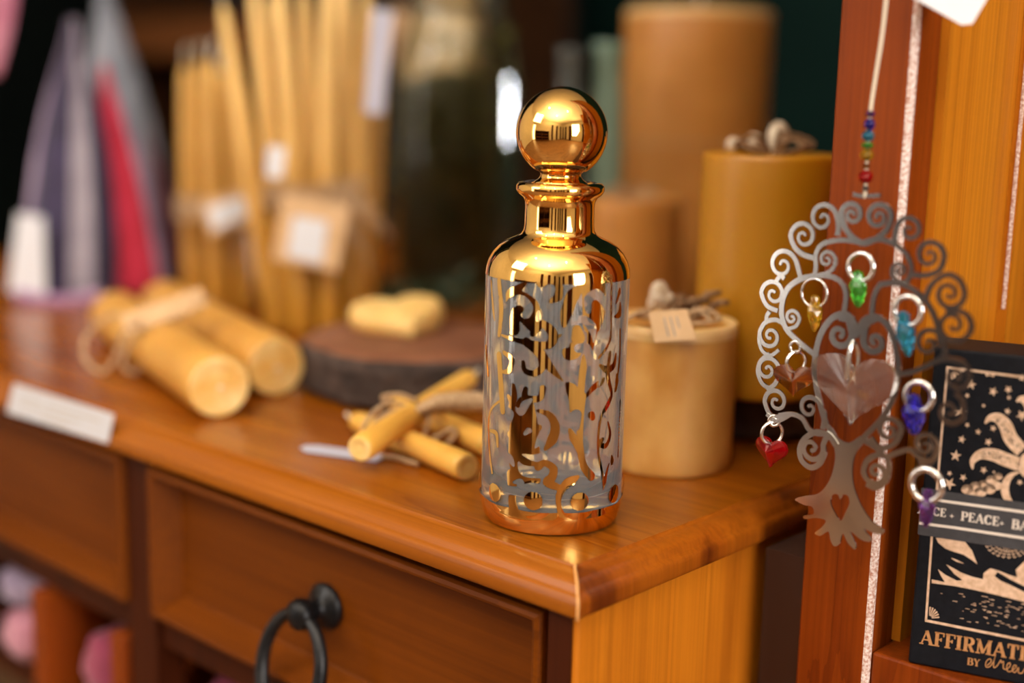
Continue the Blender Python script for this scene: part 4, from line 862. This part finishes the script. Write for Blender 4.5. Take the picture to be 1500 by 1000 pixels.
# ------------------------------------------------------------------ tree ornament
YT = .116
def T(x, y): q = atY(x, y, YT); return np.array([q[0], q[2]])
org = atY(1262, 360, YT)
tr = thing('tree_ornament', 'hanging steel tree-of-life suncatcher with spiral branches and coloured crystals', 'suncatcher', org)
PXM = depth(org)/FPX                              # metres per pixel at the ornament
plate = MB(); LAY = [0]
def prib(pts, ws):
    LAY[0] += 1; y = YT-1.2e-5*LAY[0]
    pr_ = ribbon2(pts, ws); plate.grid([[(a[0], y, a[1]), (c[0], y, c[1])] for a, c in pr_], smooth=False)
def branch(px, w0, w1):
    p = smooth_path([T(*q) for q in px], 8); n = len(p); prib(p, [.86*(w0+(w1-w0)*i/(n-1))*PXM for i in range(n)])
def curl(cx, cy, ex, ey, turns, w0=4.6, w1=2.6, hand=1, tail=None):
    """spiral about (cx,cy) that starts at the pixel (ex,ey) and winds inward"""
    c = T(cx, cy); e0 = T(ex, ey)-c; r = np.linalg.norm(e0); a0 = math.atan2(e0[1], e0[0])
    if tail: dv_ = T(ex, ey)-T(*tail[-1]); hand = 1 if -math.sin(a0)*dv_[0]+math.cos(a0)*dv_[1] > 0 else -1
    n = 44; P = []
    for i in range(n+1): t = i/n; rr = r*(1-t)**1.0+r*.16*t; P.append(c+rr*np.array([math.cos(a0+hand*turns*2*PI*t), math.sin(a0+hand*turns*2*PI*t)]))
    w0, w1 = w0*.86, w1*.86; ws = [(w0+(w1-w0)*i/n)*PXM for i in range(n+1)]
    if tail:
        tp = smooth_path([T(*q) for q in tail]+[P[0], P[3]], 6)[:-6]; P = tp+P[1:]; ws = [w0*PXM]*len(tp)+ws[1:]
    prib(P, ws)
    q = P[-1]; rr = w1*1.25*PXM; y = YT-1.2e-5*(LAY[0]+.5); plate.add([(q[0], y, q[1])]+[(q[0]+rr*math.cos(2*PI*k/12), y, q[1]+rr*math.sin(2*PI*k/12)) for k in range(12)], [(0, 1+k, 1+(k+1) % 12) for k in range(12)], False)
# crown heart
curl(1249, 314, 1233, 312, 1.45, 5.2, 3, -1, [(1264, 357), (1248, 346), (1237, 330)])
curl(1287, 318, 1306, 314, 1.45, 5.2, 3, 1, [(1264, 357), (1284, 350), (1300, 335)])
branch([(1250, 284), (1264, 287), (1290, 286)], 3.5, 3.5)
branch([(1264, 356), (1245, 352), (1225, 352), (1205, 358), (1196, 372), (1196, 392), (1193, 404)], 4.5, 4.)
branch([(1264, 356), (1285, 350), (1308, 356), (1326, 370), (1335, 388), (1334, 402), (1328, 414)], 4.5, 4.)
curl(1212, 380, 1224, 385, 1.3, 3.6, 2.6, 1, [(1193, 404), (1208, 401), (1220, 394)]); curl(1318, 396, 1307, 399, 1.3, 3.6, 2.6, -1, [(1330, 412), (1318, 412), (1309, 406)])
# outer spirals, left side
curl(1206, 320, 1227, 318, 1.35, 4.6, 2.6, 1, [(1227, 345), (1229, 332)])
curl(1178, 346, 1159, 344, 1.35, 4.6, 2.6, -1, [(1194, 378), (1176, 372), (1164, 360)])
curl(1147, 388, 1166, 380, 1.35, 4.4, 2.6, 1, [(1174, 408), (1170, 392)])
curl(1134, 430, 1116, 428, 1.3, 4.2, 2.6, 1, [(1140, 455), (1124, 447)])
curl(1129, 492, 1114, 485, 1.3, 4.2, 2.6, -1, [(1148, 473), (1136, 468), (1122, 472)])
curl(1125, 541, 1141, 536, 1.3, 4.2, 2.6, 1, [(1124, 571), (1136, 562), (1142, 548)])
curl(1138, 588, 1121, 588, 1.3, 4.4, 2.6, 1, [(1148, 610), (1130, 608)])
branch([(1138, 412), (1144, 404), (1150, 408)], 4, 4); branch([(1128, 456), (1124, 463), (1124, 470)], 4, 4); branch([(1128, 518), (1122, 522), (1114, 530), (1111, 545), (1118, 562), (1132, 570)], 4, 4)
branch([(1114, 484), (1113, 500), (1118, 514), (1130, 520), (1142, 512)], 3.6, 3.2)
branch([(1195, 404), (1175, 408), (1157, 420), (1148, 438), (1146, 460), (1152, 480), (1164, 494), (1180, 508), (1196, 520)], 5, 5)
curl(1161, 465, 1170, 460, 1.15, 3.4, 2.4, 1, [(1152, 482), (1166, 478), (1172, 468)])
branch([(1195, 403), (1215, 404), (1232, 412), (1240, 430), (1237, 458)], 4.6, 4.6)
# arch pair over the clear heart
branch([(1212, 625), (1203, 595), (1196, 560), (1195, 525), (1203, 490), (1220, 466), (1240, 460), (1252, 474), (1254, 495)], 5, 6)
curl(1231, 490, 1247, 480, 1.2, 6.5, 4, 1, [(1230, 464), (1243, 468)])
branch([(1266, 640), (1290, 615), (1308, 585), (1316, 550), (1313, 510), (1302, 478), (1284, 464), (1266, 470), (1258, 490)], 4.6, 6)
curl(1282, 500, 1266, 492, 1.2, 6.5, 4, -1, [(1284, 466), (1270, 474)])
branch([(1292, 416), (1284, 426), (1279, 445), (1278, 466)], 4.6, 4.6)
# right side arms and spirals
branch([(1288, 417), (1310, 414), (1332, 420), (1352, 436), (1366, 456), (1375, 480), (1378, 505)], 5, 5)
curl(1333, 337, 1313, 337, 1.35, 4.6, 2.6, -1, [(1312, 360), (1311, 350)])
curl(1362, 374, 1384, 374, 1.35, 4.6, 2.6, 1, [(1336, 402), (1358, 403), (1377, 395)])
curl(1391, 430, 1414, 430, 1.35, 4.6, 2.6, 1, [(1356, 438), (1366, 416), (1388, 402), (1406, 410)])
curl(1397, 476, 1424, 478, 1.35, 4.6, 2.6, -1, [(1386, 455), (1404, 455), (1418, 462)])
curl(1361, 503, 1383, 500, 1.3, 4.4, 2.6, 1, [(1378, 528), (1385, 514)])
branch([(1312, 548), (1335, 545), (1358, 536), (1380, 526), (1402, 528)], 4.6, 4.4)
curl(1402, 552, 1420, 545, 1.3, 4.4, 2.6, -1, [(1400, 527), (1414, 533)])
curl(1392, 602, 1412, 598, 1.3, 4.4, 2.6, 1, [(1400, 575), (1410, 584)])
curl(1303, 630, 1321, 626, 1.3, 4.8, 3, 1, [(1276, 640), (1290, 656), (1312, 648)])
branch([(1268, 645), (1284, 655), (1298, 668), (1316, 662), (1334, 658), (1346, 668), (1366, 676)], 5, 4.4)
curl(1284, 691, 1266, 692, 1.25, 5., 3, 1, [(1300, 668), (1284, 666), (1270, 676)])
branch([(1300, 668), (1303, 684), (1298, 704), (1284, 714), (1270, 708)], 4.6, 4.6)
curl(1356, 652, 1374, 652, 1.3, 4.6, 2.8, 1, [(1346, 676), (1366, 674)])
# lower left arms
branch([(1226, 652), (1214, 636), (1198, 634), (1186, 628), (1176, 612), (1160, 606), (1142, 608)], 5.5, 4.2)
curl(1187, 597, 1203, 594, 1.25, 4.4, 2.8, 1, [(1206, 628), (1209, 608)])
curl(1190, 656, 1207, 652, 1.25, 5.2, 3.4, 1, [(1216, 640), (1212, 640)])
branch([(1216, 640), (1200, 632), (1182, 640), (1173, 656), (1176, 674), (1190, 684), (1204, 676), (1209, 660)], 5.2, 5.2)
branch([(1124, 606), (1140, 616), (1160, 606)], 3.6, 3.6)
plate.build('steel_plate', M['steel'], tr, doubles=False, solid=.0008)
# trunk with roots and a cut-out heart: filled curve
cu = bpy.data.curves.new('trunk', 'CURVE'); cu.dimensions = '2D'; cu.fill_mode = 'BOTH'; cu.extrude = .0004
def cspl(pts, n=5):
    P = smooth_path(pts, n, True); s_ = cu.splines.new('POLY'); s_.points.add(len(P)-1); s_.use_cyclic_u = True
    for i, q in enumerate(P): s_.points[i].co = (q[0], q[1], 0, 1)
cspl([T(*q) for q in ((1208, 622), (1218, 640), (1224, 662), (1222, 684), (1214, 706), (1200, 722), (1180, 726), (1165, 731), (1178, 739), (1190, 742), (1192, 752), (1178, 755), (1180, 760), (1196, 758), (1210, 762), (1204, 772), (1194, 780), (1202, 784), (1214, 778), (1217, 790), (1222, 799), (1230, 796), (1235, 781), (1242, 794), (1252, 804), (1254, 798), (1246, 778), (1262, 790), (1274, 793), (1276, 788), (1266, 774), (1280, 780), (1292, 782), (1294, 775), (1278, 763), (1262, 740), (1252, 715), (1249, 690), (1252, 668), (1262, 652), (1272, 644), (1262, 638), (1244, 648), (1228, 640), (1216, 622))])
cspl([T(*q) for q in ((1232, 762), (1222, 748), (1217, 734), (1221, 724), (1228, 724), (1231, 731), (1236, 724), (1243, 726), (1245, 736), (1240, 748))], 4)
co = bpy.data.objects.new('tmp', cu); col.objects.link(co); dg = bpy.context.evaluated_depsgraph_get(); me = bpy.data.meshes.new_from_object(co.evaluated_get(dg)); col.objects.unlink(co); bpy.data.objects.remove(co)
me.transform(Matrix(((1, 0, 0, 0), (0, 0, -1, YT), (0, 1, 0, 0), (0, 0, 0, 1)))); me.transform(Matrix.Translation(-Vector(wloc(tr))))
trunk = bpy.data.objects.new('trunk', me); col.objects.link(trunk); trunk.parent = tr
while len(me.materials): me.materials.pop()
me.materials.append(M['steel'])
# crystals
def ringm(parent, px, r, w=.0011, tilt=0.):
    c = atY(*px, YT); m = MB(); m.tube([c+np.array([r*math.cos(t*PI/14)*math.cos(tilt), r*math.cos(t*PI/14)*math.sin(tilt), r*math.sin(t*PI/14)]) for t in range(28)], w, 8, True); return m.build('jump_ring', M['wire'], parent)
def cheart(px, wpx, hpx, mat, label, th=.30, yaw=0., N=24):
    c = atY(*px, YT); w, h = wpx*PXM/.74, hpx*PXM; out = heart_pts(N*2, w, h); m = MB(); t = w*th
    ca, sa = math.cos(yaw), math.sin(yaw)
    P = lambda x, y, z: (c[0]+x*ca-y*0-z*sa, c[1]+x*sa+z*ca, c[2]+y)
    n = len(out); rim0 = [P(x, y, -t*.12) for x, y in out]; rim1 = [P(x, y, t*.12) for x, y in out]
    tb0 = [P(x*.35, y*.35+h*.02, -t*.5) for x, y in out[::4]]
    m.grid([rim0, rim1], True, False)
    ap0, ap1 = P(0, h*.04, -t*.55), P(0, h*.04, t*.45)
    for i in range(0, n, 2):
        j, k = (i+1) % n, (i+2) % n
        m.add([ap0, rim0[i], rim0[j], rim0[k]], [(0, 2, 1), (0, 3, 2)], False); m.add([ap1, rim1[i], rim1[j], rim1[k]], [(0, 1, 2), (0, 2, 3)], False)
    o = m.build('heart_crystal', mat, tr); o['label'] = label; return o
def cdrop(px0, px1, wpx, mat, label, seed):
    a, b = atY(*px0, YT), atY(*px1, YT); L = np.linalg.norm(b-a); r = wpx*PXM/2; m = MB()
    pr_ = [(.0003, 0), (r*.55, L*.06), (r*.62, L*.20), (r, L*.42), (r*.92, L*.58), (r*.62, L*.8), (r*.32, L*.97), (.0003, L)]
    n = 7; rows = []
    for i, (rr, hh) in enumerate(pr_): q = a+(b-a)*hh/L; rows.append([(q[0]+rr*math.cos(2*PI*(j+.5*(i % 2))/n+seed), q[1]+rr*math.sin(2*PI*(j+.5*(i % 2))/n+seed), q[2]) for j in range(n)])
    m.grid(rows, True, False); o = m.build('drop_crystal', mat, tr); o['label'] = label; return o
o = cheart((1250, 572), 106, 106, M['gem_clear'], 'large clear heart crystal', .24)
m = MB(); c = atY(1250, 518, YT); m.tube(smooth_path([c+np.array([-.0005, -.0035, -.012]), c+np.array([0, -.0035, .002]), c+np.array([.0, .0, .0055]), c+np.array([.001, .003, .0]), c+np.array([.001, .003, -.010])], 6), .0011, 8); m.build('hanger', M['wire'], o)
o = cheart((1163, 558), 48, 50, M['gem_amber'], 'amber heart crystal', .4, .3); ringm(o, (1166, 530), .0052, .0009, 1.1); ringm(o, (1165, 508), .0028, .0008)
o = cheart((1130, 663), 47, 47, M['gem_red'], 'red heart crystal', .4, -.2); ringm(o, (1131, 634), .0056, .0009, 1.0); ringm(o, (1134, 616), .0026, .0008, .4)
o = cdrop((1194, 431), (1193, 486), 24, M['gem_yellow'], 'yellow drop crystal', .2); ringm(o, (1193, 429), .0068, .0007)
o = cdrop((1257, 395), (1257, 451), 27, M['gem_green'], 'green drop crystal', .6); ringm(o, (1261, 391), .0064, .0012)
o = cdrop((1323, 455), (1330, 522), 29, M['gem_blue'], 'sky blue drop crystal', .9); ringm(o, (1330, 455), .0066, .0013)
o = cdrop((1338, 576), (1339, 637), 34, M['gem_indigo'], 'deep blue drop crystal', .3); ringm(o, (1346, 580), .0066, .0014)
o = cdrop((1360, 716), (1356, 772), 26, M['gem_violet'], 'dark violet drop crystal', .5); ringm(o, (1357, 710), .0074, .0017)
# bead string and cord
def bead(px, wpx, hpx, mat, label):
    c = atY(*px, YT); m = MB(); w, h = wpx*PXM/2, hpx*PXM/2; rows = []
    for i, (rr, hh) in enumerate(((.25, -1), (.75, -.62), (1, 0), (.75, .62), (.25, 1))): rows.append([(c[0]+w*rr*math.cos(2*PI*(j+.5*(i % 2))/8), c[1]+w*rr*math.sin(2*PI*(j+.5*(i % 2))/8), c[2]+h*hh) for j in range(8)])
    m.grid(rows, True, False, True, True); o = m.build('bead', mat, tr); o['label'] = label
for px, w, h, mt, lb_ in (((1275, 167), 15, 10, 'gem_violet', 'violet bead'), ((1274, 182), 17, 17, 'gem_indigo', 'indigo bead'), ((1272, 199), 19, 17, 'gem_blue', 'blue bead'), ((1271, 213), 19, 9, 'gem_green', 'green bead'), ((1270, 227), 21, 18, 'gem_yellow', 'yellow bead'), ((1269, 243), 11, 10, 'gem_amber', 'small amber bead'), ((1268, 259), 23, 20, 'gem_red', 'red bead'), ((1268, 276), 10, 10, 'gem_clear', 'small clear bead')):
    bead(px, w, h, M[mt], lb_)
m = MB(); m.tube(smooth_path([atY(x, y, YT) for x, y in ((1267, 290), (1270, 230), (1275, 165), (1283, 110), (1291, 60), (1297, 10), (1300, -30), (1302, -80))]+[np.array([atY(1303, -80, YT)[0]-.002, YP-.001, 1.30])], 6), 2.6*PXM, 8); m.build('cord', M['wick'], tr)

# ------------------------------------------------------------------ lights
def area(name, loc, target, sx, sy, power, color):
    l = bpy.data.lights.new(name, 'AREA'); l.shape = 'RECTANGLE'; l.size = sx; l.size_y = sy; l.energy = power; l.color = color
    o = bpy.data.objects.new(name, l); col.objects.link(o); o.location = loc; o.rotation_euler = (Vector(target)-Vector(loc)).to_track_quat('-Z', 'Y').to_euler(); return o
area('window_light_right', (3.0, -.75, 1.45), (0, .1, .9), 1.0, 1.5, 84, (1., .94, .86))
area('steel_fill_light', (-2.28, -3.15, 1.05), (0, .1, .9), .5, 2.0, 16, (1., .95, .9))  # made-up tall light for the steel tree to reflect
area('candle_fill_light', (-1.3, -1.9, 2.45), (-.2, .15, .85), 1.1, 1.1, 28, (1., .93, .84))  # added soft fill from high front left for the candles, not a window
area('ceiling_fill_light', (.5, -1.6, 1.95), (.5, -1.6, 2.7), 1.6, 1.6, 88, (1., .93, .82))  # added unseen uplight, brightens the ceiling mirrored in the gold ball
lb_ = area('jar_streak_light', (-.27, 1.29, 1.02), (-.632, .630, 1.015), .13, .26, .45, (.95, .97, 1.)); lb_.data.spread = math.radians(24)  # added lamp hidden behind the shelf unit to streak the jar
for x, y in ((-.4, -.9), (.6, -1.5), (-.9, -1.9), (.9, -.5)):  # point lights added below the ceiling for small glints
    l = bpy.data.lights.new('glint_light', 'POINT'); l.energy = 7; l.shadow_soft_size = .035; l.color = (1, .9, .75)
    o = bpy.data.objects.new('glint_light', l); col.objects.link(o); o.location = (x, y, 2.6)
# dark shelving added out of view for the gold and steel to reflect
ss = thing('added_shelving', 'dark wooden shop shelving reflected in the gold stopper', 'shelf', (.2, -3.0, 0))
for z in (.08, .45, .82, 1.18):
    m = MB(); m.box(-1.68, .30, -3.2, -2.85, z, z+.04); m.build('shelf_board', M['brown_wood'], ss)
for x in (-1.72, -.70, .30):
    m = MB(); m.box(x, x+.0399, -3.2, -2.85, 0, 1.25); m.build('upright', M['dark_wood'], ss)
m = MB(); m.box(-1.68, .30, -3.22, -3.201, .1, 1.2); m.build('back_board', M['dark_in'], ss)
for i, (x0, x1) in enumerate(((.75, 1.0), (1.5, 1.78), (2.25, 2.45), (2.95, 3.14))):  # dark boards added out of view to streak the gold's reflections
    shell('reflection_board_%d' % (i+1), (x0, x1, -3.249, -3.20, 0, 2.2), M['stile'])
for i, (y0, y1) in enumerate(((-2.75, -2.5), (-1.95, -1.55), (.2, .55))):  # more such added boards along the right wall
    shell('reflection_board_%d' % (i+5), (3.08, 3.149, y0, y1, 0, 2.2), M['stile'])
w = bpy.data.worlds.new('world'); bpy.context.scene.world = w; w.use_nodes = True
w.node_tree.nodes['Background'].inputs[0].default_value = (.9, .85, .75, 1); w.node_tree.nodes['Background'].inputs[1].default_value = .15

# ------------------------------------------------------------------ camera
cd = bpy.data.cameras.new('camera'); cam = bpy.data.objects.new('camera', cd); col.objects.link(cam)
cam.matrix_world = Matrix(((RT[0], UP[0], -FW[0], CAM[0]), (RT[1], UP[1], -FW[1], CAM[1]), (RT[2], UP[2], -FW[2], CAM[2]), (0, 0, 0, 1)))
cd.sensor_width = 36; cd.lens = FPX/1500*36; cd.clip_start = .02
cd.dof.use_dof = True; cd.dof.focus_distance = .664; cd.dof.aperture_fstop = cd.lens/23.5
bpy.context.scene.camera = cam
sc = bpy.context.scene
sc.view_settings.view_transform = 'Standard'; sc.view_settings.look = 'None'; sc.view_settings.exposure = 0
sc.cycles.max_bounces = 16; sc.cycles.transmission_bounces = 14; sc.cycles.glossy_bounces = 8; sc.cycles.diffuse_bounces = 4; sc.cycles.transparent_max_bounces = 8
sc.cycles.caustics_refractive = False; sc.cycles.caustics_reflective = False; sc.cycles.sample_clamp_indirect = 4
